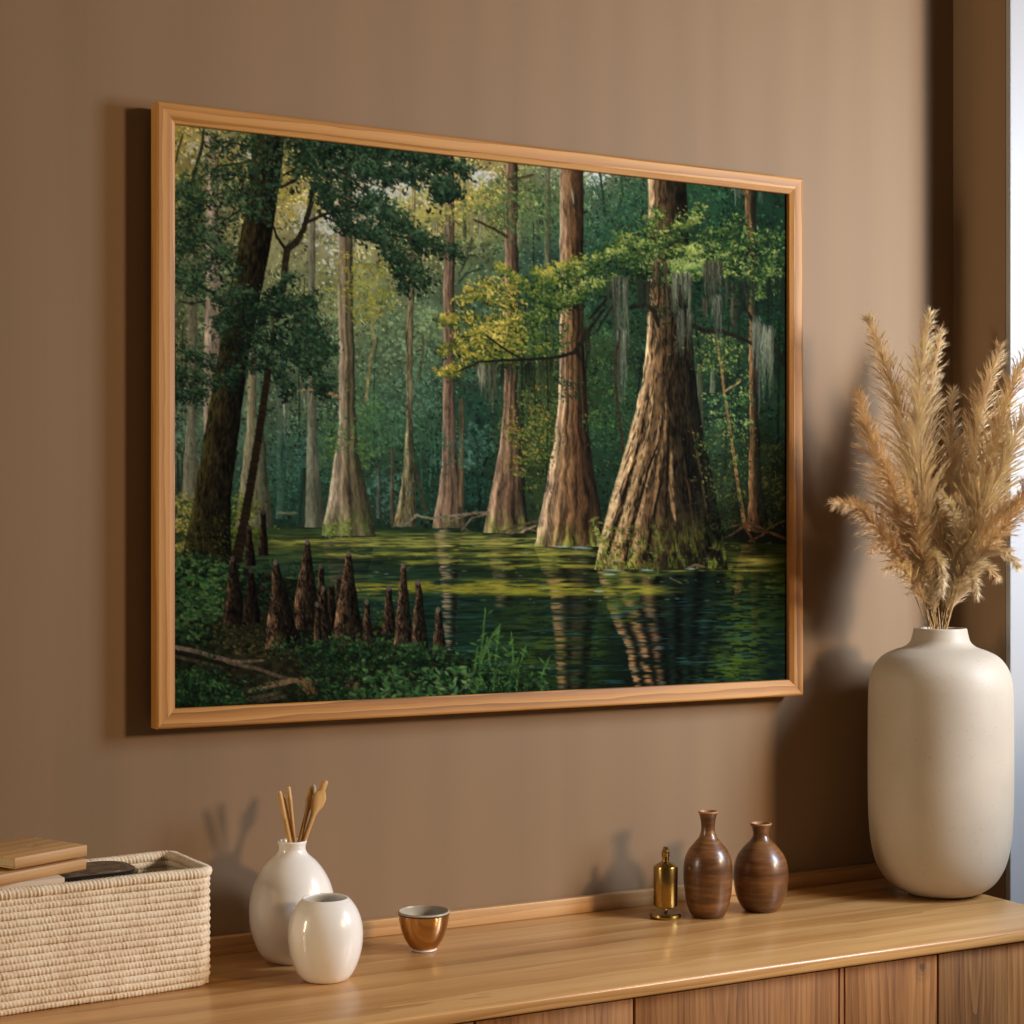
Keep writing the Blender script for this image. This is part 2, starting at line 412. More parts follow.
    trunk([(150,443,452),(240,442,453),(400,441,453),(440,441,455),(470,440,458),(500,436,461),(530,431,464)],
          [(0,(160,134,112)),(.3,(136,110,90)),(.6,(108,86,70)),(1,(66,58,48))], .28, 6, 12, 1, folds=3, fold_amp=.14, moss=(515,(90,105,60)))
    trunk([(160,504,516),(290,503,517),(400,502,516),(440,499,520),(475,493,523),(505,487,524),(535,481,527)],
          [(0,(156,128,106)),(.3,(130,102,80)),(.6,(92,70,54)),(1,(44,42,34))], .3, 7, 13, 1, folds=3, fold_amp=.2, moss=(508,(120,128,62)))
    for (x0, y0, y1, w, c) in [(460,400,508,4,(112,92,66)),(391,450,525,3,(96,84,66)),(378,470,520,3,(88,92,78)),(546,160,268,5,(104,100,76)),(463,150,240,2,(70,84,62)),(735,240,330,5,(70,62,46)),(700,365,440,6,(84,84,64)),(713,370,395,4,(120,122,96))]:
        trunk([(y0, x0 - w / 2, x0 + w / 2), (y1, x0 - w / 2 - 1, x0 + w / 2 + 1)], plain(c), .3, 3, int(x0), .8)
    for pts, w, c in [([(371,318),(371,332),(374,345),(369,360),(367,385),(365,402)], 2.2, (142,130,92)), ([(392,345),(384,352),(376,362)], 1.2, (70,82,62)),
                      ([(422,340),(421,362),(417,380)], 1.6, (80,82,58)), ([(324,391),(332,396),(338,400)], 1.8, (150,122,92)), ([(292,394),(305,391),(318,392),(334,397)], 1.6, (160,128,94)),
                      ([(414,470),(420,495),(424,512)], 2, (64,58,44)), ([(394,525),(404,508),(409,500)], 1.6, (120,100,62)), ([(402,527),(415,517),(430,520),(470,515),(486,514)], 1.6, (120,112,96)),
                      ([(440,526),(456,520),(474,514),(486,516)], 1.2, (110,92,74)), ([(460,532),(470,520),(484,516)], 1.0, (112,94,74)), ([(444,530),(460,526),(468,534)], 1.0, (84,76,62)),
                      ([(500,534),(515,528),(536,523)], 2.0, (92,74,56)), ([(506,536),(526,530),(537,534)], 1.6, (96,82,64)), ([(520,534),(533,528)], 1.2, (150,130,104)),
                      ([(280,514),(296,514)], 1.4, (110,110,84)), ([(444,192),(438,206),(452,222),(458,226)], 1.0, (90,90,58)), ([(470,240),(464,262),(458,276)], 1.3, (60,74,56)),
                      ([(458,284),(465,275),(478,271)], 1.2, (44,62,48)), ([(598,170),(602,195),(605,225)], 1.6, (42,56,40)), ([(620,170),(622,195),(612,225)], 1.3, (44,62,44))]:
        branch(pts, w, c, .85)
    leaves([(318,418),(375,405),(392,440),(360,455),(322,450)], 300, (1.4,3.2), [(44,76,54),(66,100,62),(92,126,72),(116,140,80)], .8, clump=6)
    leaves([(405,435),(470,432),(480,465),(430,472)], 220, (1.3,3), [(36,70,58),(58,92,76),(84,116,98)], .7, clump=6)

    # hanging moss, far
    for a in [(276,282,400,440,(150,158,134),10),(284,290,398,446,(152,160,138),10),(292,297,396,420,(150,158,134),8),(299,304,394,415,(150,158,134),8),(433,438,222,262,(178,170,136),14),(444,450,224,250,(165,158,126),14),
              (466,472,210,250,(172,166,134),16),(473,480,212,285,(168,162,130),26),(483,487,212,260,(150,148,116),12),(421,425,245,275,(180,170,140),12),(517,524,222,268,(150,148,112),26),(533,538,222,250,(110,116,86),14),
              (387,391,268,300,(170,160,124),14),(364,372,228,268,(128,122,92),16),(376,381,262,285,(140,134,96),12)]:
        moss(*a)

    # ---- lit foliage, mid ground
    Y1 = [(112,116,52),(150,146,66),(182,166,78),(204,186,96)]
    leaves([(376,212),(404,190),(440,188),(480,178),(500,200),(488,214),(450,222),(420,232),(392,228)], 760, (1.4,3.4), [(120,128,74),(152,152,84),(180,170,92),(198,186,106)], .75, clump=7)
    leaves([(176,134),(220,138),(226,170),(190,178),(176,168)], 300, (1.3,3), [(106,112,58),(152,138,70),(186,162,86)], .7, clump=6)
    leaves([(285,160),(320,170),(322,215),(284,232),(276,200)], 320, (1.3,3.2), [(110,118,56),(160,150,66),(196,178,88)], .7, clump=6)
    leaves([(336,258),(372,250),(394,280),(386,315),(362,322),(338,298)], 380, (1.6,3.2), [(118,124,58),(156,148,62),(184,168,76)], .85, clump=6)
    leaves([(480,180),(520,178),(556,190),(556,236),(500,244),(476,220)], 620, (1.3,3.2), [(42,72,48),(62,92,56),(88,114,66),(116,134,78)], .75, clump=7)
    leaves([(590,180),(644,190),(644,250),(600,262),(586,230)], 480, (1.4,3.2), [(24,56,42),(38,78,56),(56,98,66),(90,124,78)], .7, clump=7)
    branch([(474,222),(492,230),(505,238)], [1.4,2,2.6], (58,54,36), .9); branch([(508,180),(522,178),(530,176)], 1.8, (74,62,46), .8)

    # trunk of the second great cypress
    trunk([(160,558,582),(300,558,582),(340,558,582),(400,557,586),(440,553,588),(480,546,594),(515,539,600),(549,533,604)],
          [(0,(188,160,132)),(.14,(166,134,104)),(.34,(136,102,72)),(.55,(98,70,47)),(.75,(68,48,32)),(1,(32,26,19))], .34, 9, 14, 1, folds=5, fold_amp=.22, moss=(522,(128,136,58)))
    dab(574, 202, 9, 2.6, 1.57, np.array((44,38,28)), .9); dab(571, 196, 10, 1.2, 1.4, np.array((176,160,140)), .7)
    leaves([(512,398),(540,392),(552,410),(548,470),(530,496),(512,470),(508,430)], 620, (1.4,3), [(40,60,34),(70,88,42),(108,118,52),(150,142,66),(160,120,60)], .8, clump=6)
    leaves([(584,360),(612,350),(624,400),(626,470),(602,480),(590,420)], 420, (1.3,2.8), [(20,46,34),(36,66,42),(60,92,50),(110,128,62)], .75, clump=7)
    # big yellow spray over the middle
    YS = [(26,42,26),(56,72,34),(96,104,44),(142,134,54),(184,162,72),(212,188,100)]
    GS = [(22,42,24),(44,66,32),(78,98,42),(116,126,54),(156,150,68)]
    spray([[(556,352),(530,352),(505,358),(480,362)],[(556,340),(530,336),(505,346),(486,352)],[(560,322),(540,316),(516,322)],[(556,306),(530,296),(510,284)],[(548,300),(540,286),(532,276)]], 6.5, 9, (1.5,3.3), GS, .9)
    spray([[(520,352),(490,352),(462,362),(446,376)],[(520,340),(486,334),(456,340),(440,356)],[(516,326),(484,318),(458,322),(442,322)],[(516,312),(490,300),(468,298),(458,306)],[(514,300),(494,288),(478,284)],[(500,344),(476,346),(458,350)],[(520,330),(498,326),(474,332)]], 6.2, 7.5, (1.5,3.2), YS, .95, twig=(52,50,30))
    spray([[(474,296),(466,288),(464,282)],[(452,326),(444,318),(438,318)],[(450,370),(440,374),(432,370)]], 4, 3.6, (1.6,3.0), YS[2:], .95)
    spray([[(520,286),(508,274),(498,268)],[(540,280),(560,268),(580,262)],[(560,290),(546,276),(532,268)],[(548,318),(560,300),(572,284)]], 9, 5, (1.4,3.0), GS[1:] + [(186,166,78)], .9)
    branch([(474,364),(500,362),(530,361),(556,359),(572,354),(582,342),(590,328),(602,312)], [1.2,1.8,2.4,2.8,3,3,2.6,2], (30,28,22)); branch([(576,352),(579,360),(576,356)], 2, (28,26,20))
    branch([(486,338),(505,352),(520,360)], 1.2, (34,34,24)); branch([(474,366),(458,372)], 1, (40,40,26))
    for a in [(474,486,366,408,(150,146,120),30),(486,494,366,436,(108,108,84),24),(500,510,366,400,(52,56,40),26),(520,532,364,405,(40,46,32),30),(540,550,362,394,(46,50,34),20),(476,480,370,410,(176,168,142),10)]:
        moss(*a)
    leaves([(556,376),(576,384),(574,402),(558,400)], 60, (1.6,3), [(20,42,28),(34,64,42)], .9, clump=4)

    # ---- the great cypress at right
    trunk([(165,648,686),(230,647,688),(300,647,690),(340,646,692),(380,642,696),(420,633,701),(460,622,709),(500,610,717),(540,600,724),(572,593,729)],
          [(0,(176,150,116)),(.10,(160,130,96)),(.2,(126,98,68)),(.34,(84,63,42)),(.5,(52,40,26)),(.72,(32,27,18)),(1,(18,18,12))], .55, 10, 15, 1, folds=6.5, fold_amp=.2, vlen=20, moss=(515,(112,122,48)))
    # buttress ridges catching the light
    for pts, w, c, cv in [([(646,372),(640,410),(628,450),(617,490),(606,530),(597,560)], [2,4,6,7,7,4], (206,172,130), .5),
                      ([(652,400),(646,440),(637,470),(628,505),(618,540),(610,562)], [2,3,6,7,7,4], (188,154,112), .5),
                      ([(660,420),(655,452),(645,482),(638,520),(634,556)], [1.5,3,6,6,4], (176,140,100), .5),
                      ([(666,400),(664,440),(658,470),(654,510),(650,540)], [1.5,3,4,4,2], (140,106,72), .5),
                      ([(671,455),(671,490),(673,512),(675,522)], [2,5,4,1.5], (168,130,92), .4),
                      ([(650,330),(652,360),(648,392)], [2,3,2], (150,112,80), .5), ([(692,430),(700,470),(708,520)], [1,2,1.5], (74,56,36), .5), ([(684,460),(690,500),(694,540)], [1,2,1.5], (62,48,30), .5)]:
        branch(pts, w, c, cv)
    for pts, w in [([(648,400),(640,440),(630,475),(616,520),(606,560)], [1,2,3,3.5,3]), ([(660,440),(648,470),(640,500),(628,540),(624,566)], [1,2,3,3.5,3]), ([(664,470),(655,510),(646,560)], [1,2.4,3]), ([(669,420),(667,470),(666,520)], [1,2,2])]:
        branch(pts, w, (26,20,12), .75)
    for k in range(800):                          # rough bark flecks
        y = 185 + 380 * rng.random() ** .8; xl = np.interp(y, [230,340,420,460,500,540,572], [647,646,633,622,610,600,593]); xr = np.interp(y, [230,340,420,460,500,540,572], [688,692,701,709,717,724,729])
        u = rng.random() ** 1.3; x = xl + (xr - xl) * (.04 + .9 * u)
        lit = np.interp(u, [0, .3, .6, 1], [1.4, .9, .55, .32])
        lean = np.interp(u, [0, .5, 1], [1.95 if y > 380 else 1.6, 1.57, 1.3 if y > 380 else 1.54])
        c = np.array((128,94,62) if rng.random() < .5 else (30,22,14)) * lit
        dab(x, y, 3 + 4 * rng.random(), .5 + .6 * rng.random(), lean + rng.normal(0, .08), c, .6)
    for k in range(420):
        u = rng.random(); y = 572 - 44 * rng.random() ** 1.8; xl = np.interp(y, [500,540,572], [610,600,593])
        x = xl + 3 + 62 * u ** 1.4
        dab(x, y, 1.2 + 1.6 * rng.random(), .8, rng.normal(1.4, .6), np.array([(150,158,66),(96,112,44),(60,76,32),(140,90,56)][rng.integers(4)]) * (.8 + .4 * rng.random()) * (1 - .45 * u), .75)
    # dark hollow and undergrowth at right
    trunk([(185,746,758),(240,748,758),(330,750,759),(430,751,760),(490,750,764),(534,748,772)], [(0,(150,108,72)),(.35,(104,74,48)),(.6,(42,34,24)),(1,(22,22,15))], .4, 5, 16, .95)
    branch([(717,338),(722,370),(725,395),(729,420),(733,445),(737,475),(741,500),(746,528)], [1.2,1.6,2,2.2,2.6,2.6,3,3.6], (124,92,58)); branch([(727,392),(733,388),(740,384)], 1.2, (150,120,84))
    for pts in [[(746,528),(756,534),(775,536),(788,542)],[(746,530),(752,540),(756,546)],[(744,530),(735,536),(728,540)],[(752,544),(764,538),(772,530),(786,524)],[(740,528),(732,530)],[(748,526),(760,530),(776,538),(787,543)]]:
        branch(pts, [2,1.6,1.2,.8][:len(pts)] if len(pts) > 2 else 1.2, (100,68,45), .85)
    leaves([(700,440),(735,425),(750,450),(746,500),(716,520),(700,480)], 420, (1.3,2.8), [(22,40,26),(48,68,38),(96,104,48),(150,142,72)], .8, clump=6)
    leaves([(690,335),(735,338),(745,380),(700,372)], 300, (1.3,2.8), [(34,60,38),(70,92,48),(128,132,66),(164,156,80)], .8, clump=6)
    leaves([(710,400),(750,385),(756,440),(714,432)], 260, (1.5,3.2), [(26,54,38),(60,90,52),(120,136,80),(160,166,100)], .8, clump=5)
    leaves([(765,440),(788,450),(788,536),(764,530)], 360, (1.2,2.8), [(16,26,14),(36,44,20),(70,72,32),(112,90,44)], .75, clump=6)
    leaves([(760,230),(788,300),(788,440),(766,430)], 300, (1.3,3), [(12,34,24),(24,54,36),(46,80,44)], .7, clump=7)
    leaves([(700,500),(740,490),(746,536),(704,540)], 260, (1.2,2.6), [(18,28,18),(44,56,34),(80,86,52)], .7, clump=6)
    # the dark bough with its leaves and long moss
    leaves([(600,290),(640,262),(690,272),(760,270),(788,282),(788,330),(740,335),(700,310),(650,330),(610,330)], 620, (2,4.5), [(12,26,18),(16,34,22),(24,44,28)], .62, clump=10)
    branch([(590,318),(604,302),(622,288),(640,276),(662,268)], [2,2.4,3,3.4,3.4], (28,26,18)); branch([(612,306),(602,322),(596,332)], 1.4, (30,30,20))
    branch([(630,308),(646,306),(654,312),(658,326)], [3,3.6,4,3], (34,28,20)); branch([(692,326),(705,332),(722,332),(740,338),(752,344)], [4.5,4,3.4,3.4,2.4], (32,27,20))
    branch([(742,300),(752,318),(765,336),(778,352),(788,366)], [2,3,3.4,3,3], (28,26,19)); branch([(728,176),(740,184),(750,198)], [1.6,2.4,3], (92,68,48))
    BG = [(11,23,16),(21,38,24),(36,56,31),(57,78,38),(92,108,52),(142,146,80)]
    spray([[(640,278),(600,284),(566,300),(548,308)],[(650,266),(610,262),(578,274),(552,292)],[(650,256),(622,246),(598,256)],[(656,262),(640,250),(626,240)],[(664,262),(676,238),(694,222),(702,214)],[(670,262),(652,240),(648,222)],
           [(676,264),(708,244),(728,232),(742,222)],[(690,268),(726,254),(756,240),(786,236)],[(700,272),(744,264),(787,258)],[(720,276),(756,278),(787,276)],[(650,274),(680,272),(716,268)],[(690,262),(710,250),(724,248)],[(742,286),(770,292),(787,290)]], 8, 10, (1.5,3.4), BG, .92, twig=(30,34,20))
    spray([[(600,282),(572,296),(556,306)],[(640,262),(614,252),(592,262),(572,278)],[(640,246),(628,240),(616,238)],[(660,240),(680,226),(700,218)],[(676,268),(690,262),(706,264)],[(668,274),(684,276),(700,272)],[(668,256),(680,252),(700,252)],[(650,226),(656,214),(654,204)]], 5, 5, (1.5,3.2), BG[2:] + [(166,172,96)], .95)
    spray([[(668,276),(676,280),(690,278)],[(664,264),(680,268),(704,266)]], 12, 4, (1.6,3.0), [(44,70,36),(80,102,52),(124,138,74),(158,162,100)], .9)
    for a in [(606,614,284,340,(56,62,46),36),(612,628,278,372,(104,108,88),90),(618,626,330,425,(116,120,100),36),(636,650,282,330,(48,52,38),50),(654,664,262,345,(92,74,54),26),(672,692,274,335,(112,114,92),110),(678,690,310,400,(104,106,86),60),
              (706,722,262,320,(96,94,74),80),(712,722,296,372,(104,106,88),46),(724,730,280,330,(60,66,50),26),(740,756,282,330,(44,54,38),50),(754,762,318,412,(128,128,108),46),(765,776,326,440,(116,118,98),56),(700,706,300,335,(90,82,64),18),(770,785,276,340,(26,40,26),40),(734,742,186,230,(110,118,104),16),(760,766,190,222,(70,92,80),16),(583,590,330,378,(50,48,34),24)]:
        moss(*a)
    branch([(617,345),(614,372),(616,400),(620,430),(622,452)], 2, (58,44,32), .8)

    # ---- water
    wl = np.interp(GX, [168, 300, 420, 540, 600, 730, 800], [527, 528, 530, 536, 540, 545, 548])
    wat = np.clip((GY - wl) * PS, 0, 1)
    ztr = np.zeros_like(wat)
    for rows in [[(500,610,717),(540,600,724),(573,593,729)], [(515,539,600),(550,533,604)], [(515,325,371),(538,321,375)], [(505,487,524),(536,481,527)], [(500,436,461),(531,431,464)]]:
        R = np.array(rows, np.float32); a = np.interp(GY, R[:, 0], R[:, 1]); b = np.interp(GY, R[:, 0], R[:, 2])
        ztr = np.maximum(ztr, (GX > a) * (GX < b) * (GY <= R[-1, 0]) * 1.0)
    wat = wat * (1 - ztr)
    wmap = grid_map([176, 300, 420, 540, 620, 700, 788], [525, 545, 570, 600, 640, 700],
        [[(40,62,48),(42,64,50),(40,62,46),(40,58,36),(34,50,32),(22,34,22),(34,40,24)],
         [(70,82,52),(72,86,52),(60,76,46),(52,66,36),(44,58,30),(30,42,22),(66,70,32)],
         [(52,74,54),(40,64,54),(34,56,46),(36,50,30),(40,52,28),(20,32,20),(46,56,26)],
         [(32,62,60),(28,56,52),(28,54,46),(26,44,32),(20,34,24),(10,24,20),(22,40,28)],
         [(22,46,42),(22,50,48),(20,46,44),(24,44,30),(14,28,22),(8,20,18),(18,38,30)],
         [(18,38,34),(18,40,36),(18,42,36),(26,44,24),(14,28,20),(8,20,17),(12,28,26)]])
    wmap = wmap * np.array((1.0, .96, .84), np.float32)
    st = fbm(GX / 34, GY / 2.3, 51, 3); st2 = fbm(GX / 11, GY / 1.4, 61, 3)
    wcol = wmap * (.35 + .75 * st + .55 * st2)[..., None]
    # broken mirror images of the trunks
    def mirror(rows, ramp, a, folds=0, seed=3, edge=4.):
        R = np.array(rows, np.float32)
        dx = (fbm(GX / 20, GY / 1.9, seed, 3) - .5) * edge * np.clip((GY - R[0, 0]) / 50 + .4, 0, 1.6)
        xl = np.interp(GY, R[:, 0], R[:, 1]); xr = np.interp(GY, R[:, 0], R[:, 2]); u = (GX + dx - xl) / (xr - xl)
        m = (u > 0) * (u < 1) * (GY >= R[0, 0]) * (GY <= R[-1, 0]) * a
        cs = np.array([c for _, c in ramp], np.float32); us = [q for q, _ in ramp]
        col = np.stack([np.interp(u, us, cs[:, k]) for k in range(3)], -1)
        f = .62 + .9 * fbm(GX / 16, GY / 1.7, seed + 7, 2)
        if folds: f = f * (1 + .75 * np.sin(u * folds * 6.283))
        rip = np.clip((fbm(GX / 18, GY / 2.0, seed + 11, 2) - .28) * 4, 0, 1)
        mm = (m * rip)[..., None]
        wcol[:] = wcol * (1 - mm) + col * np.clip(f, .15, 1.8)[..., None] * mm
    mirror([(550,533,604),(590,548,598),(640,553,592),(700,557,585)], [(0,(100,74,53)),(.35,(94,66,47)),(.55,(36,30,22)),(1,(13,19,15))], .85, 2, 3)
    mirror([(574,596,728),(610,606,722),(650,624,712),(700,636,704)], [(0,(100,76,52)),(.3,(94,68,45)),(.42,(46,34,25)),(.5,(14,20,16)),(1,(7,17,14))], .9, 6, 23)
    mirror([(537,322,374),(580,330,366),(620,336,356)], [(0,(96,88,70)),(.4,(60,62,48)),(1,(22,34,28))], .7, 0, 33)
    mirror([(531,432,464),(580,440,458),(655,444,455)], [(0,(120,98,80)),(1,(60,56,46))], .75, 1, 43)
    mirror([(536,482,526),(570,490,518),(610,494,512)], [(0,(96,76,56)),(1,(36,36,26))], .6, 1, 53)
    mirror([(548,744,756),(570,738,746),(610,734,740)], [(0,(110,78,50)),(1,(80,58,38))], .7, 0, 63)
    mirror([(548,752,766),(600,752,762),(640,752,760)], [(0,(70,52,36)),(1,(30,28,20))], .6, 0, 73)
    mirror([(574,602,660),(600,606,640),(625,612,632)], [(0,(96,108,42)),(1,(60,74,28))], .55, 0, 83)
    mirror([(550,536,560),(575,540,556)], [(0,(96,110,46)),(1,(70,84,34))], .6, 0, 93)
    # green glow of the lit bushes in the ripples
    for (cx, cy, rx, ry, c, a) in [(742,640,30,60,(96,116,38),.62),(775,590,16,34,(90,104,40),.5),(726,676,30,20,(96,120,36),.6),(540,650,40,44,(92,104,34),.5),(596,650,10,50,(64,86,34),.55),(505,660,30,36,(70,88,36),.4),(735,580,18,24,(110,116,44),.5),(640,612,26,8,(110,112,40),.5),(606,606,16,30,(70,88,36),.5)]:
        g = np.exp(-((GX - cx) / rx) ** 2 - ((GY - cy) / ry) ** 2) * a * np.clip((fbm(GX / 9, GY / 1.8, int(cx), 3) - .42) * 7, 0, 1)
        wcol[:] = wcol * (1 - g[..., None]) + np.array(c, np.float32) * g[..., None]
    # blue sky streaks
    sk = np.clip((fbm(GX / 22, GY / 1.25, 71, 2) - .66) * 9, 0, 1) * np.clip((GY - 575) / 40, 0, 1) * .62
    wcol[:] = wcol * (1 - sk[..., None]) + np.array((44, 84, 92), np.float32) * sk[..., None]
    dk = np.clip((fbm(GX / 30, GY / 1.6, 81, 2) - .6) * 8, 0, 1) * .55
    wcol[:] = wcol * (1 - dk[..., None]) + np.array((10, 24, 22), np.float32) * dk[..., None]
    # duckweed bands
    for (yc, hh, x0, x1, a, c) in [(541,3.2,250,600,.8,(140,136,70)),(546,2.6,270,560,.8,(156,148,74)),(551,1.8,420,600,.7,(120,122,52)),(556.5,2.6,300,620,.85,(136,132,58)),(563.5,2.4,380,600,.75,(130,126,50)),(569,2.2,480,640,.8,(136,128,52)),
                              (588,6.4,320,600,.95,(124,118,46)),(593,5,430,690,.85,(126,120,42)),(596,2.4,520,650,.7,(110,106,40)),(535,1.4,340,540,.6,(110,116,60)),(565,4.6,726,792,.95,(168,160,84)),(573.5,1.5,640,792,.85,(140,136,66)),(577,1.6,600,700,.6,(104,108,44)),(560,2,728,790,.6,(120,118,58)),
                              (599,3,170,420,.5,(96,104,52)),(578,2,250,420,.5,(96,106,60))]:
        w = np.exp(-((GY - yc - 1.2 * (fbm(GX / 60, GY * 0 + yc, 5, 2) - .5) * 3) / hh) ** 4) * np.clip((GX - x0) / 30, 0, 1) * np.clip((x1 - GX) / 40, 0, 1)
        br = np.clip((fbm(GX / 26, GY / 1.7, int(yc * 3), 3) - .36) * 6, 0, 1)
        mm = (w * a * br)[..., None]
        cc = np.array(c, np.float32) * (.72 + .8 * fbm(GX / 12, GY / 1.3, int(yc), 3))[..., None]
        wcol[:] = wcol * (1 - mm) + cc * mm
    over(wat, np.clip(wcol, 0, 255))
    for k in range(150):
        x = 350 + 430 * rng.random(); y = 545 + 60 * rng.random() ** 1.5
        dab(x, y, 1 + 3 * rng.random(), .5, 0, np.array((150,168,168) if rng.random() < .5 else (170,168,110)), .45)
    for (x, y, l) in [(612,573,12),(608,577,7),(560,549,9),(580,550,12),(598,594,6),(690,572,6),(646,573,8)]:
        dab(x, y, l, .9, .03, np.array((176,188,184)), .7)
    branch([(689,571),(696,568),(704,570)], 1.2, (110,90,70), .9); branch([(672,582),(680,586)], 1, (84,72,56), .8)
    leaves([(590,520),(602,518),(602,544),(592,546)], 26, (2.2,4.5), [(110,120,54),(160,164,84)], .9, spread=.9, asp=.25)
    leaves([(322,524),(352,520),(350,538),(324,540)], 110, (1.2,2.6), [(60,84,40),(120,136,62),(150,156,76)], .85)

    # ---- the dark leaning tree at left and its vines
    leaves([(176,500),(206,490),(200,545),(176,560)], 420, (1.5,3.4), [(50,60,26),(104,108,48),(160,148,76),(186,172,98)], .85, clump=6)
    leaves([(228,500),(262,498),(262,540),(232,552)], 320, (1.4,3.2), [(40,54,22),(90,100,36),(138,142,56)], .85, clump=6)
    branch([(312,190),(311,205),(303,233),(297,244),(287,252),(285,268),(284,285),(280,300),(277,318)], [3,4.5,5,6,7,6,6,6,5.5], (44,38,26))
    branch([(275,330),(270,362),(266,392),(261,425),(256,460),(250,495),(244,530),(238,560)], [5,6,6.5,7,7.5,8,9,11], (36,28,18))
    branch([(304,226),(314,222),(322,218),(334,214),(350,214)], [3,2.6,2.2,1.8,1.2], (36,32,24)); branch([(323,219),(334,224),(350,224)], 1.4, (40,36,26)); branch([(284,250),(277,240),(273,228)], [2.4,1.8,1.2], (34,32,24))
    branch([(282,190),(294,184),(300,178)], [2.4,1.8,1.2], (34,34,24)); branch([(176,214),(200,208)], 1, (60,60,40)); branch([(205,135),(203,152),(196,178),(190,205)], [1.6,2.4,3.6,3], (50,58,38)); branch([(184,142),(180,155),(178,165)], 1.2, (60,62,40))
    branch([(214,142),(222,148),(234,144)], 1.4, (56,58,38)); branch([(176,285),(192,284),(204,290),(214,296),(224,308)], [3,3,2.4,2,2], (34,34,24)); branch([(182,304),(194,307),(206,304)], 1.2, (50,54,38)); branch([(176,390),(192,394),(208,398)], 1.6, (40,42,30)); branch([(180,240),(192,254)], 1.5, (36,40,28))
    trunk([(128,251,284),(165,252,282),(190,250,279),(240,241,272),(285,234,264),(340,223,252),(400,212,244),(450,204,238),(500,196,232),(540,188,232),(590,180,236)],
          [(0,(66,66,33)),(.12,(56,50,28)),(.35,(42,35,22)),(.65,(27,23,16)),(1,(14,14,10))], .6, 7, 17, 1, vlen=16, fade=(555, 590))
    for k in range(1100):
        y = 140 + 420 * rng.random(); xl = np.interp(y, [128,190,240,285,340,400,450,500,540], [251,250,241,234,223,212,204,196,188]); xr = np.interp(y, [128,190,240,285,340,400,450,500,540], [284,279,272,264,252,244,238,232,230])
        u = rng.random(); x = xl + (xr - xl) * u
        c = np.array([(104,86,50),(78,82,38),(16,14,10),(84,66,40)][rng.integers(4)]) * np.interp(u, [0, .5, 1], [1.0, .75, .4])
        dab(x, y, 2 + 3 * rng.random(), .6, 1.75 + rng.normal(0, .15), c, .5)
    leaves([(250,136),(284,136),(280,195),(270,230),(248,225),(247,180)], 420, (1.8,3.6), [(18,34,24),(34,54,38),(56,78,56),(80,100,74)], .85, asp=.55)
    leaves([(196,520),(228,515),(232,575),(186,570)], 260, (1.3,2.6), [(26,28,14),(52,60,26),(86,92,40)], .7)

    # ---- near dark leaves hung across the top and left
    D = [(11,22,16),(19,35,25),(30,50,35),(47,70,48),(78,102,74)]
    leaves([(282,132),(340,136),(400,146),(430,152),(400,162),(360,164),(330,170),(300,168)], 700, (1.8,3.6), D[:4], .92, clump=7)
    spray([[(284,178),(330,152),(380,150),(436,158),(466,172)],[(290,150),(340,142),(400,150),(440,164)],[(300,165),(350,174),(400,168),(440,186),(456,196)],[(310,186),(340,200),(372,214),(404,228),(424,240)],[(330,176),(360,190),(384,212),(400,222)],
           [(326,200),(342,222),(366,236),(384,244)],[(350,226),(384,236),(424,244),(452,252),(458,258)],[(380,242),(400,258),(420,278),(425,284)],[(392,256),(402,276),(404,292)],[(420,160),(440,182),(440,206)],[(345,160),(372,178),(398,180),(420,176)],[(312,170),(322,190),(330,206)]], 6.2, 9, (1.8,4.0), D, .93, twig=(26,28,20))
    spray([[(250,150),(226,146),(206,160)],[(250,165),(220,170),(196,186),(178,196)],[(246,192),(220,198),(196,214),(178,226)],[(240,214),(214,232),(190,246),(177,256)],[(236,250),(216,262),(194,276),(178,284)],[(180,196),(196,206),(214,204)],[(178,228),(200,240),(226,262)],[(176,268),(200,286),(222,300)],[(246,176),(240,200),(232,220)],[(226,262),(234,280),(230,300)]], 5.2, 10.5, (1.6,3.6), D + [(92,116,74)], .88, twig=(40,44,30))
    spray([[(176,350),(196,358),(214,366)],[(176,372),(196,380),(214,384)],[(176,392),(194,396),(208,398)]], 8, 8, (1.5,3.2), D, .9)
    leaves([(250,300),(286,300),(310,320),(300,350),(262,352),(240,330)], 420, (1.7,3.6), D[:4], .9, clump=7)
    spray([[(244,318),(280,306),(306,320),(326,344),(332,352)],[(246,340),(280,344),(308,362),(330,392)],[(286,330),(312,340),(324,362)],[(300,352),(318,376),(322,394)],[(248,352),(236,372),(228,388)],[(262,356),(280,380),(292,398)],[(250,300),(232,312),(220,330)],[(268,300),(284,286),(292,280)],[(290,306),(310,300),(316,306)]], 6.4, 9, (1.7,3.8), D, .92, twig=(28,28,20))
    leaves([(225,300),(262,296),(258,350),(222,370)], 330, (1.5,3.0), [(12,22,16),(22,40,28),(42,66,50)], .8, clump=6)
    leaves([(208,322),(226,318),(224,342),(206,338)], 50, (1.6,3), D, .9, clump=4)
    leaves([(212,376),(240,380),(236,396),(216,390)], 60, (1.5,2.8), D, .85, clump=5)

    # ---- the bank: dark earth, knees, fallen wood, plants
    bx = [168, 200, 232, 262, 290, 320, 350, 380, 410, 440, 470, 500, 530, 552, 580]
    by = [548, 552, 566, 572, 578, 592, 612, 628, 640, 654, 664, 676, 690, 702, 716]
    edge = np.interp(GX, bx, by) + (fbm(GX / 6, GY / 6, 91, 3) - .5) * 16
    bank = np.clip((GY - edge) * PS * .6, 0, 1)
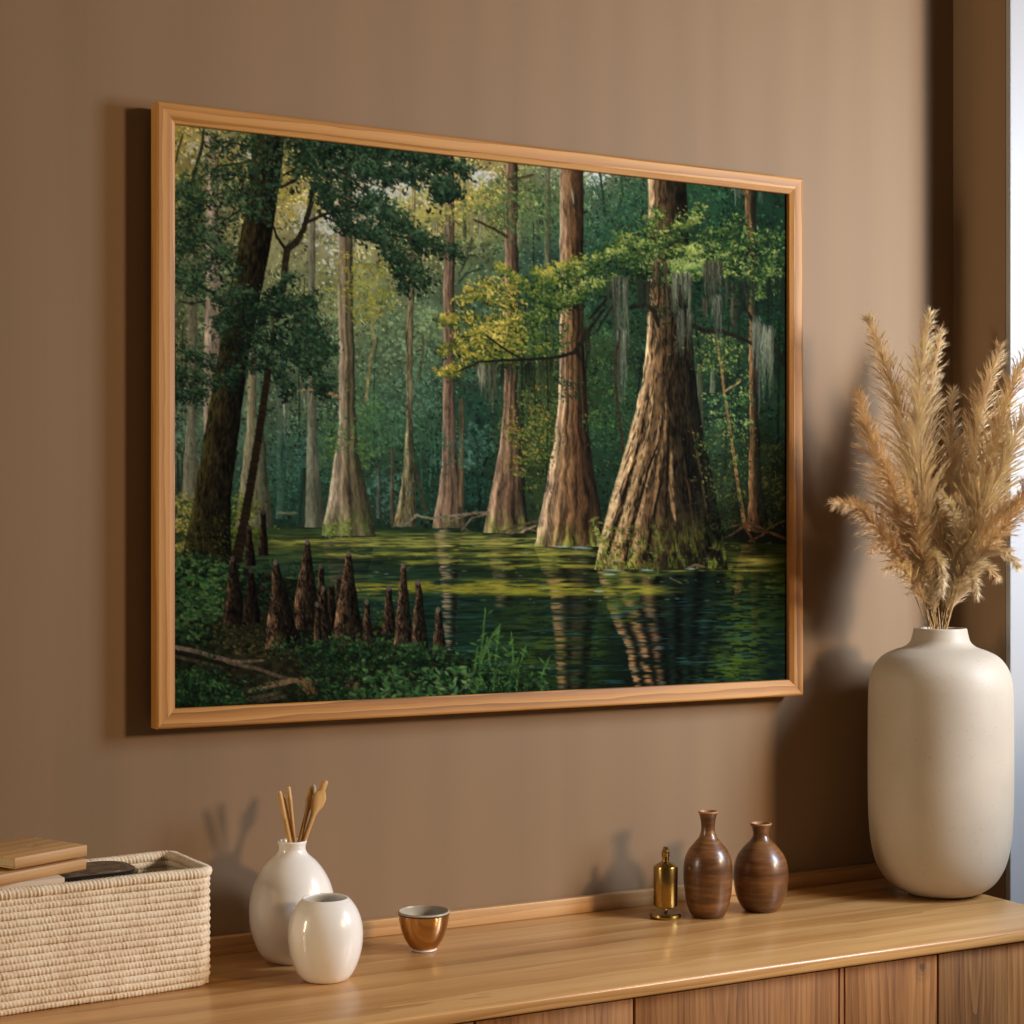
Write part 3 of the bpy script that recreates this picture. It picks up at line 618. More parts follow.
    soil = grid_map([176, 250, 320, 420, 540], [545, 600, 640, 670, 706], [[(22,34,20)] * 5, [(18,28,18), (22,26,16), (16,20,14), (12,22,16), (14,28,20)], [(22,32,20), (56,50,34), (34,34,22), (18,26,16), (14,26,18)], [(20,30,18), (46,40,28), (34,32,22), (16,26,16), (14,26,16)], [(14,26,16), (28,30,20), (20,30,18), (18,28,18), (14,26,16)]])
    over(bank, soil * (.45 + 1.1 * fbm(GX / 5, GY / 4, 95, 3))[..., None])
    for k in range(2600):
        x = 176 + 300 * rng.random(); y = 548 + 158 * rng.random()
        if y < np.interp(x, bx, by) - 4: continue
        s = 1.2 + 2 * rng.random()
        dab(x, y, s, s * .5, rng.normal(0, .9), np.array([(14,20,13),(24,38,22),(36,54,30),(56,48,34)][rng.integers(4)]) * (.7 + .6 * rng.random()), .7)
    leaves([(215,618),(262,612),(300,640),(300,660),(240,655),(210,640)], 420, (1.2,2.8), [(40,42,24),(76,78,40),(116,112,58),(130,104,74)], .8)
    leaves([(178,555),(232,566),(226,612),(216,640),(178,640)], 900, (2,4.8), [(9,18,11),(18,36,22),(36,62,36),(66,94,54),(104,128,78)], .9, clump=7, ang=.1, spread=.8)
    leaves([(226,560),(330,570),(340,612),(270,620),(228,600)], 420, (1.8,3.8), [(9,18,11),(18,36,23),(36,60,38),(66,94,60)], .85, clump=6, ang=.1, spread=.8)
    leaves([(340,600),(380,600),(400,632),(362,640)], 220, (1.5,3), [(34,44,20),(70,80,34),(110,112,48)], .8, clump=5)

    def knee(tx, ty, byy, xl, xr, seed, k=1.0):
        w = (xr - xl); R = [(ty - 1, tx - 1.6, tx + 1.6), (ty + 3, tx - 2.6, tx + 2.8)]
        for t in (.3, .55, .8, 1.0):
            R.append((ty + (byy - ty) * t, tx + (xl - tx) * t ** .92 - 1.5 * (1 - t), tx + (xr - tx) * t ** .92 + 1.5 * (1 - t)))
        trunk(R, [(0, G((122,94,72), k)), (.16, G((84,64,48), k)), (.4, G((48,37,28), k)), (.7, G((25,21,16), k)), (1, G((13,13,10), k))], .8, 5, seed, 1, vlen=9)
        for j in range(int(2 * (byy - ty))):
            t = rng.random() ** .8; y = ty + (byy - ty) * t; u = rng.random()
            x = tx + (xl - tx) * t + (xr - xl) * t * u
            dab(x, y, 1.6 + 1.6 * rng.random(), .7, 1.5 + rng.normal(0, .4), np.array([(150,116,90),(20,15,11),(84,62,46)][rng.integers(3)]) * np.interp(u, [0, .5, 1], [1.05, .6, .3]) * k, .55)
        dab(tx, ty + 1, 3.2, 2.2, 1.5, np.array((128,112,104)) * k, .7)
    over(np.clip(np.exp(-((GX - 300) / 90) ** 2 - ((GY - 632) / 26) ** 2) * .6, 0, 1) * bank, (10, 14, 9))
    for a in [(264,512,556,259,269,101,.6),(250,527,566,246,257,102,.6),(234,558,624,224,248,103,.75),(252,570,622,243,262,104,.6),(321,566,634,314,328,105,.8),(307,542,630,291,322,106,1.05),(276,562,648,266,302,107,1.0),(339,577,640,333,346,108,.7),
              (331,584,640,324,340,109,.7),(348,554,650,330,364,110,1.05),(323,588,646,315,333,111,.9),(317,604,648,314,323,112,.9),(366,602,648,361,373,113,.95),(388,588,634,381,396,114,.95),(402,566,646,393,412,115,1.05),(417,583,652,410,428,116,.95),(437,610,656,431,446,117,1.0)]:
        knee(*a)
    # fallen limbs
    branch([(177,646),(198,650),(216,656),(236,661),(262,660)], [3.6,4,4,3.4,2], (98,84,72)); branch([(177,655),(200,660),(222,666)], [3,2.6,1.6], (66,56,46)); branch([(230,662),(258,668),(280,676),(300,682),(318,680)], [2.4,3,3,3.6,2], (88,74,60))
    branch([(252,690),(272,684),(296,680)], [3.4,6,4], (108,90,68)); branch([(228,706),(250,698),(280,692)], [2,3.4,3], (74,64,50)); branch([(262,700),(284,696)], [3,3], (66,56,44))
    branch([(177,651),(216,661),(240,667)], [2,2,2], (26,22,16), .7)
    # foreground plants
    P = [(10,20,13),(18,34,20),(30,54,32),(48,78,44),(74,106,62),(112,140,92)]
    leaves([(330,640),(440,650),(470,668),(520,690),(545,704),(400,706),(300,706),(320,670)], 1500, (1.8,4.4), P[:5], .9, clump=7, ang=.2, spread=.9)
    leaves([(177,668),(222,672),(250,700),(240,706),(177,706)], 620, (1.8,4.0), P[:5], .9, clump=6, ang=.2, spread=.9)
    leaves([(300,640),(350,640),(356,666),(330,690),(300,668)], 320, (1.6,3.4), P[:4], .85, clump=6)
    leaves([(360,672),(478,668),(480,698),(370,702)], 170, (3.4,6.2), P[2:], .9, ang=.1, spread=.8, asp=.36)
    leaves([(178,575),(220,580),(216,620),(178,630)], 90, (3.2,5.6), P[2:5], .9, ang=.1, spread=.7, asp=.36)
    leaves([(266,640),(372,640),(452,650),(452,664),(360,660),(266,656)], 520, (1.5,3.4), P[:5], .9, clump=5, ang=.1, spread=.8)
    leaves([(178,650),(300,664),(310,690),(240,700),(178,690)], 260, (1.4,3.0), P[:4], .85, clump=5)
    leaves([(300,676),(312,684),(318,694),(304,692)], 40, (1.3,2.6), [(150,92,58),(120,84,56)], .8)
    leaves([(345,676),(360,680),(356,690),(344,688)], 30, (1.3,2.6), [(110,80,62),(96,72,54)], .8)
    for (x0, y0, x1, y1) in [(476,690,484,612),(474,684,486,640),(492,690,498,628),(508,690,510,636),(500,690,486,646),(515,692,524,650),(484,688,476,650),(540,694,548,660),(478,676,494,632)]:
        xm = (x0 + x1) / 2 + rng.normal(0, 3); branch([(x0, y0), (xm, (y0 + y1) / 2), (x1, y1)], [1.5, 1.2, .7], (74,104,52), .8)
        for k in range(10):
            t = rng.random(); dab(x0 + (x1 - x0) * t + rng.normal(0, 3), y0 + (y1 - y0) * t, 3 + 2.4 * rng.random(), 1.0, rng.normal(-.4 if rng.random() < .5 else -2.7, .4), np.array((72,106,54)) * (.7 + .6 * rng.random()), .85)
    leaves([(476,660),(540,672),(550,702),(480,704)], 420, (1.6,3.8), P[:5], .85, clump=6, ang=-.5, spread=.7, asp=.3)
    return 255 * (np.clip(img, 0, 255) / 255) ** 1.06
# ------------------------------------------------------------------ material set
def wall_paint(name, c1, c2):
    w = M(name, c1, .75)
    n = w.noise(w.coord((1, 1, .35)), 2.2, 3)
    grain = w.noise(w.coord((1, 1, .02), (0, .02, 0)), 70, 3, .6)
    figure = w.n('ShaderNodeTexWave', wave_type='RINGS', rings_direction='Z', Scale=5., Distortion=5., Detail=2., Detail_Scale=.8)
    w.l(w.coord((1, 1, .14), (.05, .04, 0), (.32, .1, 0)), figure.inputs['Vector'])
    f = w.math('ADD', w.math('MULTIPLY', n, .6), w.math('ADD', w.math('MULTIPLY', grain, .3), w.math('MULTIPLY', figure.outputs['Fac'], .22)))
    w.color(w.ramp(f, [(.25, c2), (.85, c1)]))
    w.bump(grain, .05, .0005)
    return w.m
WALLC = (.268, .168, .090)
m_wall = wall_paint('taupe_wall', WALLC, tuple(v * .86 for v in WALLC))
m_white = M('white_trim_paint', (.34, .34, .35), .45).m
m_ceil = M('ceiling_paint', (.55, .5, .43), .9).m
m_floor = wood('floor_oak', (.12, .07, .035), (.2, .12, .06), (.28, .18, .1), 'x', rings=9)
OAK = ((.23, .084, .011), (.39, .158, .024), (.52, .245, .052))
m_frame_h = wood('frame_oak_along', *OAK, axis='x', loc=(.3, .11, .05), rings=22, rough=.55, figure=.55, fine=.35)
m_frame_v = wood('frame_oak_upright', *OAK, axis='z', loc=(.07, .13, .6), rings=22, rough=.55, figure=.55, fine=.35)
m_top = wood('sideboard_top_wood', (.31, .140, .040), (.50, .255, .085), (.64, .37, .145), 'x', loc=(.2, .3, .12), rings=14, rough=.36, coat=.25, figure=.28, fine=.5, streak=7)
m_lip = wood('sideboard_lip_wood', (.34, .165, .055), (.48, .26, .10), (.60, .35, .15), 'x', loc=(.7, .1, .3), rings=9, rough=.4, figure=.3)
DOOR = ((.125, .044, .011), (.245, .096, .026), (.365, .162, .050))
m_doors = [wood('door_wood_%s' % n_, *[tuple(v * k for v in c) for c in DOOR], axis='z', loc=l, rings=r, rough=.45, figure=f_, fine=.7, tilt=(tl, .05, 0), streak=9)
           for n_, k, l, r, tl, f_ in [('a', .95, (.4, .30, .2), 26, .35, .3), ('b', 1.0, (-.17, .24, .3), 30, .35, .3), ('c', 1.0, (-.44, .228, 0), 34, .36, .28),
                                       ('d', 1.06, (-.77, .25, .2), 28, .34, .28), ('e', .82, (-.915, .226, .1), 40, .38, .38), ('f', 1.3, (-1.3, .33, .3), 22, .3, .22)]]
def add_knot(mat, c, r):
    t = mat.node_tree; b = t.nodes['Principled BSDF']; src = b.inputs['Base Color'].links[0].from_socket
    tc = t.nodes.new('ShaderNodeTexCoord'); mp = t.nodes.new('ShaderNodeMapping'); mp.vector_type = 'TEXTURE'
    mp.inputs['Location'].default_value = c; mp.inputs['Scale'].default_value = (r, r * 3, r * 1.25)
    nz = t.nodes.new('ShaderNodeTexNoise'); nz.inputs['Scale'].default_value = 2.2
    ln = t.nodes.new('ShaderNodeVectorMath'); ln.operation = 'LENGTH'
    ad = t.nodes.new('ShaderNodeMath'); ad.operation = 'MULTIPLY_ADD'; ad.inputs[1].default_value = .7
    t.links.new(tc.outputs['Object'], mp.inputs['Vector']); t.links.new(mp.outputs['Vector'], ln.inputs[0]); t.links.new(mp.outputs['Vector'], nz.inputs['Vector'])
    t.links.new(nz.outputs['Fac'], ad.inputs[0]); t.links.new(ln.outputs['Value'], ad.inputs[2])
    rp = t.nodes.new('ShaderNodeValToRGB'); cr = rp.color_ramp
    while len(cr.elements) < 7: cr.elements.new(.5)
    for e, (p, v) in zip(cr.elements, [(.30, .28), (.42, .5), (.52, .85), (.60, .62), (.70, .95), (.80, .78), (1., 1.)]): e.position = p; e.color = (v, v * .97, v * .94, 1)
    dv = t.nodes.new('ShaderNodeMath'); dv.operation = 'MULTIPLY'; dv.inputs[1].default_value = .55
    t.links.new(ad.outputs[0], dv.inputs[0]); t.links.new(dv.outputs[0], rp.inputs['Fac'])
    mx = t.nodes.new('ShaderNodeMix'); mx.data_type = 'RGBA'; mx.blend_type = 'MULTIPLY'; mx.inputs[0].default_value = 1
    t.links.new(src, mx.inputs[6]); t.links.new(rp.outputs['Color'], mx.inputs[7]); t.links.new(mx.outputs[2], b.inputs['Base Color'])
add_knot(m_doors[3], (.809, -.187, .711), .013)
m_dark = M('dark_gap', (.02, .014, .01), .8).m

def ceramic(name, c1, c2, rough, coat, spk=None):
    w = M(name, c1, rough); w.set('Coat Weight', coat); w.set('Coat Roughness', .06)
    n = w.noise(w.coord(), 9, 4)
    c = w.ramp(n, [(.3, c2), (.7, c1)])
    if spk:
        v = w.n('ShaderNodeTexVoronoi', Scale=spk[0]); w.l(w.coord(), v.inputs['Vector'])
        k = w.ramp(v.outputs['Distance'], [(spk[1], (1, 1, 1)), (spk[1] + .05, (0, 0, 0))])
        gate = w.ramp(w.noise(w.coord(), spk[0] * .6, 2), [(.5, (0, 0, 0)), (.62, (1, 1, 1))])
        c = w.mixc(w.math('MULTIPLY', k, w.math('MULTIPLY', gate, .55)), c, spk[2])
    w.color(c); w.bump(w.noise(w.coord(), 160, 3), .04, .0005)
    return w.m
m_white_glaze = ceramic('white_glaze', (.93, .90, .85), (.89, .85, .79), .28, .8)
m_pot = ceramic('speckled_stoneware', (.48, .41, .325), (.43, .36, .28), .55, .0, (160, .16, (.28, .19, .11)))
m_brown = wood('turned_walnut', (.055, .020, .009), (.135, .055, .024), (.24, .115, .052), 'x', loc=(0, 0, .2), rings=3, rough=.34, coat=.45, figure=.2, streak=9)
def turned(name, seed):
    w = M(name, (.1, .05, .02), .36); w.set('Coat Weight', .35); w.set('Coat Roughness', .2)
    b = w.noise(w.coord((.14, .14, 1), (.03, .05, 0), (seed, 0, seed)), 42, 4, .6)
    l = w.noise(w.coord((.10, .10, 1), (.02, .06, 0), (seed, 2, 0)), 190, 3, .6)
    w.color(w.ramp(w.math('ADD', w.math('MULTIPLY', b, .7), w.math('MULTIPLY', l, .35)), [(.33, (.042, .015, .005)), (.5, (.122, .047, .014)), (.66, (.25, .11, .036))]))
    w.bump(l, .1, .0008); return w.m
m_brown1 = turned('turned_walnut_dark', .3); m_brown2 = turned('turned_walnut_red', 1.7)
m_rimwood = M('raw_rim_wood', (.36, .17, .07), .5).m
m_brass = M('brushed_brass', (.40, .27, .09), .24, 1.0).m
m_copper = M('lustre_glaze', (.60, .37, .17), .15, 1.0)
m_copper.bump(m_copper.noise(m_copper.coord((1, 1, .5)), 60, 3), .12, .001); m_copper = m_copper.m
m_cream = M('cream_inner_glaze', (.42, .37, .29), .3).m
m_stick = wood('pale_stick_wood', (.34, .165, .05), (.50, .275, .09), (.62, .37, .14), 'z', rings=30, rough=.45, figure=.3)
m_rope = M('cotton_rope', (.7, .56, .38), .85)
_n = m_rope.noise(m_rope.coord(), 240, 3); _b = m_rope.noise(m_rope.coord(), 22, 3)
m_rope.color(m_rope.ramp(m_rope.math('ADD', m_rope.math('MULTIPLY', _n, .55), m_rope.math('MULTIPLY', _b, .45)), [(.32, (.62, .46, .29)), (.5, (.82, .68, .50)), (.7, (.93, .83, .66))])); m_rope.set('Sheen Weight', .15)
m_rope = m_rope.m
m_book = wood('tan_book_cover', (.30, .145, .045), (.47, .255, .095), (.58, .35, .15), 'x', rings=12, rough=.5, figure=.35)
m_pages = M('book_pages', (.5, .38, .22), .8).m
m_palebook = M('pale_linen_cover', (.62, .50, .38), .8).m
m_mark = M('pale_gilt_mark', (.55, .36, .17), .5).m
m_black = M('black_lacquer', (.012, .012, .014), .22); m_black.set('Coat Weight', .6); m_black = m_black.m
m_inlay = M('brown_lid_inlay', (.1, .07, .045), .35)
m_inlay.color(m_inlay.ramp(m_inlay.noise(m_inlay.coord(), 45, 4, .6, 1.5), [(.38, (.03, .024, .02)), (.55, (.15, .105, .065)), (.7, (.24, .18, .12))])); m_inlay = m_inlay.m
def straw(name, c):
    w = M(name, c, .7); w.color(w.ramp(w.noise(w.coord(), 34, 3), [(.3, tuple(v * .72 for v in c)), (.7, tuple(min(1, v * 1.22) for v in c))]))
    w.set('Subsurface Weight', 0.0)
    tr = w.n('ShaderNodeBsdfTranslucent'); mx = w.n('ShaderNodeMixShader'); mx.inputs[0].default_value = .32
    tr.inputs['Color'].default_value = (*c, 1)
    out = w.t.nodes['Material Output']
    w.l(w.b.outputs[0], mx.inputs[1]); w.l(tr.outputs[0], mx.inputs[2]); w.l(mx.outputs[0], out.inputs['Surface'])
    return w.m
m_plume = [straw('pampas_straw', (.95, .72, .46)), straw('pampas_pale', (.97, .77, .53)), straw('pampas_tan', (.91, .67, .41))]
m_stem = M('pampas_stalk', (.42, .26, .10), .6).m

# ------------------------------------------------------------------ the room
struct('floor', box((-1.6, -1.6, -.05), (2.6, 2.6, 0)), m_floor)
struct('wall_back', box((-1.6, WALL, 0), (RIGHT + .14, WALL + .12, 4.2)), m_wall)
WY1, WY0, WZ0, WZ1, WT = 2.364, WINDOW_NEAR, .12, 3.9, .14
bm = box((RIGHT, WY1, 0), (RIGHT + WT, WALL, 4.2)); add_box(bm, (RIGHT, -1.6, 0), (RIGHT + WT, WY0, 4.2))
add_box(bm, (RIGHT, WY0, WZ1), (RIGHT + WT, WY1, 4.2)); add_box(bm, (RIGHT, WY0, 0), (RIGHT + WT, WY1, WZ0))
struct('wall_right', bm, m_wall)
struct('ceiling', box((-1.6, -1.6, 4.2), (RIGHT + WT, 2.62, 4.3)), m_ceil)
bm = box((RIGHT, WY1 - .012, WZ0), (RIGHT + WT, WY1, WZ1), .002); add_box(bm, (RIGHT - .002, WY0, WZ0), (RIGHT + WT, WY0 + .012, WZ1), .002)
add_box(bm, (RIGHT - .002, WY0 + .012, WZ1 - .012), (RIGHT + WT, WY1 - .012, WZ1), .002); add_box(bm, (RIGHT - .02, WY0 + .012, WZ0), (RIGHT + WT, WY1 - .012, WZ0 + .02), .002)
struct('trim_1', bm, m_white)
struct('baseboard_back', box((-1.6, WALL - .014, 0), (RIGHT, WALL, .09), .003), m_white)
# unseen low wall added beyond the window to shade the pot and jamb
struct('wall_light_blocker', box((RIGHT + .42, -2.0, -.05), (RIGHT + .54, 2.62, BLOCKER_TOP)), m_ceil)

# ------------------------------------------------------------------ framed painting
def make_painting():
    X0, X1, Z0, Z1 = .7313, 1.8862, EYE - .2736, EYE + .6290
    D, FW, YB = .028, .0285, 2.485
    t = thing('framed_painting', 'large swamp forest painting in a thin oak frame hung on the brown wall', 'painting', ((X0 + X1) / 2, YB, (Z0 + Z1) / 2))
    hx, hz = (X1 - X0) / 2, (Z1 - Z0) / 2
    # bar section: (in from the outer edge, out from the wall)
    sec = [(0, 0), (0, D - .002), (.0015, D), (.0035, D + .0006), (.0195, D - .001), (.0215, D - .0022), (FW - .001, D - .0042), (FW, D - .0055), (FW, .008), (FW, 0)]
    def bar(side):
        bm = bmesh.new(); ends = []
        for e in (-1, 1):
            ring = []
            for w, d in sec:
                if side in 'tb': x = e * (hx - w); z = (hz - w) * (1 if side == 't' else -1)
                else: z = e * (hz - w); x = (hx - w) * (1 if side == 'r' else -1)
                ring.append(bm.verts.new((x, -d, z)))
            ends.append(ring)
        n = len(sec)
        for k in range(n): bm.faces.new((ends[0][k], ends[0][(k + 1) % n], ends[1][(k + 1) % n], ends[1][k]))
        bm.faces.new(ends[0]); bm.faces.new(ends[1][::-1])
        obj('frame_bar', bm, m_frame_h if side in 'tb' else m_frame_v, t, sharp=20)
    for s in 'tblr': bar(s)
    obj('backing_board', box((-hx + FW * .6, -.012, -hz + FW * .6), (hx - FW * .6, -.002, hz - FW * .6)), m_dark, t, False)
    for cx_ in (-.3, .3): obj('hanging_cleat', box((cx_ - .05, 0, hz - .09), (cx_ + .05, .0148, hz - .05)), m_dark, t, False)
    # the canvas: a fine weave of points that carries the paint
    NX, NZ, DC = 720, 540, .0170
    cx, cz = hx - FW + .0005, hz - FW + .0005
    gx, gz = np.meshgrid(np.linspace(-cx, cx, NX), np.linspace(cz, -cz, NZ))
    co = np.stack([gx, np.full_like(gx, -DC), gz], -1).reshape(-1, 3).astype(np.float32)
    i = np.arange((NX - 1) * (NZ - 1)); r, c = i // (NX - 1), i % (NX - 1); a = r * NX + c
    quads = np.stack([a, a + NX, a + NX + 1, a + 1], -1).astype(np.int32)
    me = bpy.data.meshes.new('canvas')
    me.vertices.add(len(co)); me.vertices.foreach_set('co', co.ravel())
    me.loops.add(quads.size); me.loops.foreach_set('vertex_index', quads.ravel())
    me.polygons.add(len(quads)); me.polygons.foreach_set('loop_start', np.arange(0, quads.size, 4, dtype=np.int32))
    me.update(calc_edges=True)
    pic = paint_swamp()
    # picture plane -> painter's raster (projective map between the four canvas corners)
    src = np.array([(-cx, cz), (cx, cz), (cx, -cz), (-cx, -cz)]); dst = np.array([(175.5, 129), (789, 193), (789, 685), (176.5, 706.5)])
    A = []
    for (x, y), (u, v) in zip(src, dst):
        A.append([x, y, 1, 0, 0, 0, -u * x, -u * y, u]); A.append([0, 0, 0, x, y, 1, -v * x, -v * y, v])
    A = np.array(A); h = np.linalg.solve(A[:, :8], A[:, 8]); H = np.append(h, 1).reshape(3, 3)
    q = np.stack([gx.ravel(), gz.ravel(), np.ones(gx.size)]); q = H @ q
    px = np.clip((q[0] / q[2] - PX0) * PS, 0, PW - 1.01); py = np.clip((q[1] / q[2] - PY0) * PS, 0, PH - 1.01)
    xi, yi = px.astype(int), py.astype(int); fx, fy = (px - xi)[:, None], (py - yi)[:, None]
    c = (pic[yi, xi] * (1 - fx) + pic[yi, xi + 1] * fx) * (1 - fy) + (pic[yi + 1, xi] * (1 - fx) + pic[yi + 1, xi + 1] * fx) * fy
    c = c / 255.; c = np.where(c <= .04045, c / 12.92, ((c + .055) / 1.055) ** 2.4) * np.array(PAINT_GAIN)
    rgba = np.concatenate([np.clip(c, 0, .92), np.ones((len(c), 1))], 1).astype(np.float32)
    at_ = me.color_attributes.new('paint', 'FLOAT_COLOR', 'POINT'); at_.data.foreach_set('color', rgba.ravel())
    w = M('oil_paint', (.1, .1, .1), .8)
    ac = w.n('ShaderNodeAttribute'); ac.attribute_name = 'paint'; w.color(ac.outputs['Color']); w.set('Specular IOR Level', .03)
    w.bump(w.noise(w.coord(), 420, 3), .1, .0005)
    link('canvas', me, w.m, t)
make_painting()

# ------------------------------------------------------------------ sideboard
def make_sideboard():
    XL, XR, YF = -.2, 2.15, 2.051
    t = thing('sideboard', 'long low oak sideboard with flat plank doors running under the painting', 'sideboard', (1.0, 2.25, 0))
    L = lambda x, y, z: (x - 1.0, y - 2.25, z)
    b = box(L(XL, YF, TABLE - .019), L(XR, 2.498, TABLE), .0045, 3)
    obj('top', b, m_top, t)
    obj('back_rail', box(L(XL, 2.485, TABLE), L(XR, 2.4985, TABLE + .026), .0015), m_lip, t)
    obj('body', box(L(XL + .012, YF + .036, .14), L(XR - .012, 2.49, TABLE - .019)), m_dark, t, False)
    obj('side_panel', box(L(XL + .004, YF + .014, .13), L(XL + .024, 2.494, TABLE - .0195)), m_doors[0], t, False)
    obj('side_panel', box(L(XR - .024, YF + .036, .13), L(XR - .004, 2.494, TABLE - .0195)), m_doors[5], t, False)
    zs = (.14, TABLE - .0225)
    edges = [(-.195, .30, 0), (.3035, .665, 1), (.6685, 1.042, 0), (1.0455, 1.2895, 1), (1.2935, 1.648, 2), (1.6605, 1.838, 3), (1.842, 1.982, 4)]
    for x0, x1, k in edges:
        obj('door', box(L(x0, YF + .012, zs[0]), L(x1, YF + .032, zs[1]), .0012), m_doors[k], t)
    obj('door', box(L(1.9822, YF + .012, zs[0]), L(XR - .004, YF + .032, zs[1]), .0012), m_doors[5], t)
    obj('stile', box(L(1.6505, YF + .012, zs[0]), L(1.658, YF + .032, zs[1]), .0008), m_doors[3], t)
    for x in (XL + .12, .95, XR - .12):
        for y in (YF + .08, 2.42):
            bm = rod(bmesh.new(), [L(x, y, .001), L(x, y, .14)], [.014, .022], 16); obj('leg', bm, m_doors[0], t)
make_sideboard()
Z = TABLE + .0004

# ------------------------------------------------------------------ vases, cup, bottle
PXS = lambda py_base: 1.0
def vessel(name, label, cat, x, y, prof, m, px, seg=80, group=None, n=6):
    """hollow turned vessel; profile in picture pixels (radius, height over the base) with px metres each"""
    t = thing(name, label, cat, (x, y, Z), 0, group)
    return t, [(r * px, h * px) for r, h in prof]

# tall round white vase with the wooden sticks
px = 1750 / 1750 * 2.556 / 1750
VX, VY = .9195, 2.409
t = thing('bulb_vase', 'tall egg-shaped glossy white vase holding wooden sticks, behind the shorter white pot', 'vase', (VX, VY, Z))
P = [(0, 0), (22, 0), (22, 0), (25, 1), (31.5, 8), (37, 20), (40.5, 34), (41.6, 48), (40.6, 62), (37, 76), (31, 88), (23.5, 98), (16, 105), (13.2, 110), (13.2, 114), (14.2, 117.5), (14.2, 118.5), (13.4, 119.2), (12.2, 118.6), (11.2, 114), (11.2, 109), (14, 103), (22, 95), (30, 84), (36, 70), (38.6, 50), (36, 28), (29, 10), (20, 5), (0, 4)]
obj('body', lathe(smooth_profile([(r * 1.03 * px, h * px) for r, h in P]), 96), m_white_glaze, t)
# sticks: pixel of tip, pixel at mouth, plane offset at tip
def stick(name, label, tip, mouth, dy, shape, m=m_stick):
    a = at(mouth[0], mouth[1], VY + dy * .2); b = at(tip[0], tip[1], VY + dy)
    d = (b - a); e = a - d.normalized() * .07                       # lower end inside the vase
    bm = bmesh.new()
    pts, rad = [e], [.0028]
    for f, r in shape: pts.append(a + d * f); rad.append(r)
    rod(bm, pts, rad, 14); o = obj(name, bm, m); tag(o, label, 'stick', 'wooden sticks in the white vase')
    return o
R = .0034
stick('wooden_stick', 'straight wooden stick leaning furthest left in the tall white vase', (279, 791), (289.5, 842), -.006, [(0, R), (.8, R * 1.05), (.95, R * 1.1), (1, R * .8)])
stick('wooden_stick', 'thin wooden stick half hidden between the two left sticks in the white vase', (283.5, 795), (292.5, 842), .010, [(0, .0024), (.9, .0026), (1, .0018)])
stick('wooden_stick', 'almost upright wooden stick with a notched blunt top in the white vase', (288, 786.5), (294.8, 842), .001, [(0, .0022), (.5, .0030), (.72, .0036), (.8, .0042), (.82, .0036), (.97, .0038), (1, .003)])
stick('wooden_spatula', 'wooden spatula with a rounded blade standing behind the right-hand stick', (314, 784.5), (299.5, 841.5), .012, [(0, .003), (.5, .0032), (.6, (.0045, .0032)), (.72, (.0072, .003)), (.85, (.0078, .003)), (.95, (.0052, .0025)), (1, (.002, .0015))])
stick('wooden_spatula', 'wooden spatula with a bulging blade and square handle end leaning furthest right in the vase', (325.5, 780.5), (304, 841), -.004, [(0, .0036), (.42, .0038), (.5, (.006, .004)), (.6, (.0105, .0045)), (.72, (.0112, .0045)), (.8, (.008, .004)), (.84, .0048), (.98, .0048), (1, .004)])

px = 2.446 / 1750
t = thing('round_pot', 'short glossy white open-mouthed pot standing in front of the tall white vase', 'pot', (.920, 2.281, Z))
P = [(0, 0), (20, 0), (20, 0), (23, 1), (28, 7), (33, 18), (36.4, 31), (37.5, 44), (36.2, 57), (32.5, 68), (27.5, 76), (24, 80), (22.8, 81.2), (21.4, 81.0), (21.6, 78.6), (26, 72), (32, 60), (34, 44), (31, 22), (24, 8), (18, 5), (0, 4)]
obj('body', lathe(smooth_profile([(r * px, h * px) for r, h in P]), 96), m_white_glaze, t)

px = 2.619 / 1750
t = thing('tea_cup', 'small handleless tea cup with a copper lustre outside and cream inside', 'cup', (1.115, 2.373, Z))
P = [(9, 1.6), (12.0, 1.9), (15.2, 5), (19.5, 12), (22.6, 20), (24.6, 29), (25.6, 37), (25.6, 37), (24.9, 37)]
obj('cup_body', lathe(smooth_profile([(r * px, h * px) for r, h in P]), 80), m_copper, t)
P = [(24.9, 37), (25.7, 37.2), (25.9, 38.2), (25.2, 39.1), (24.2, 38.6), (23.3, 32), (21, 22), (17, 12), (11, 6.5), (0, 5.5)]
obj('inner_glaze', lathe(smooth_profile([(r * px, h * px) for r, h in P]), 80), m_cream, t)['label'] = 'cream glazed inside and rim'
obj('rim_band', lathe([(r * px, h * px) for r, h in [(25.2, 36.0), (25.75, 36.1), (26.0, 36.7), (25.9, 37.4), (25.3, 37.4)]], 80), M('dark_rim_line', (.05, .028, .014), .3).m, t)['label'] = 'dark line under the rim'
P = [(0, 0), (12.4, 0), (12.4, 0), (13.0, .5), (12.9, 1.3), (12.0, 1.8), (9, 1.6)]
obj('foot_ring', lathe(smooth_profile([(r * px, h * px) for r, h in P], 3), 64), m_white_glaze, t)['label'] = 'white foot ring'

px = 2.878 / 1750
t = thing('brass_bottle', 'small brass bottle on a round brass stand beside the tall brown vase', 'bottle', (1.558, 2.393, Z))
P = [(0, 0), (14.6, 0), (15.6, .8), (16, 2.2), (15.6, 4), (14.4, 4.8), (10, 4.4), (3, 4.6), (0, 4.6)]
obj('stand', lathe([(r * px, h * px) for r, h in P], 64), m_brass, t, sharp=25)
obj('stem', lathe([(r * px, h * px) for r, h in [(2.6, 4.4), (1.8, 5.5), (1.8, 10.5), (3, 11.4), (0, 11.4)]], 32), m_brass, t)
P = [(0, 10.6), (10.2, 10.6), (11.6, 11.4), (12, 12.6), (12, 49.4), (11.6, 50.6), (10.4, 51.2), (8, 53), (5, 54.6), (3.6, 55.4), (3.3, 57), (3.3, 60), (0, 60)]
obj('bottle_body', lathe([(r * px, h * px) for r, h in P], 72), m_brass, t, sharp=28)
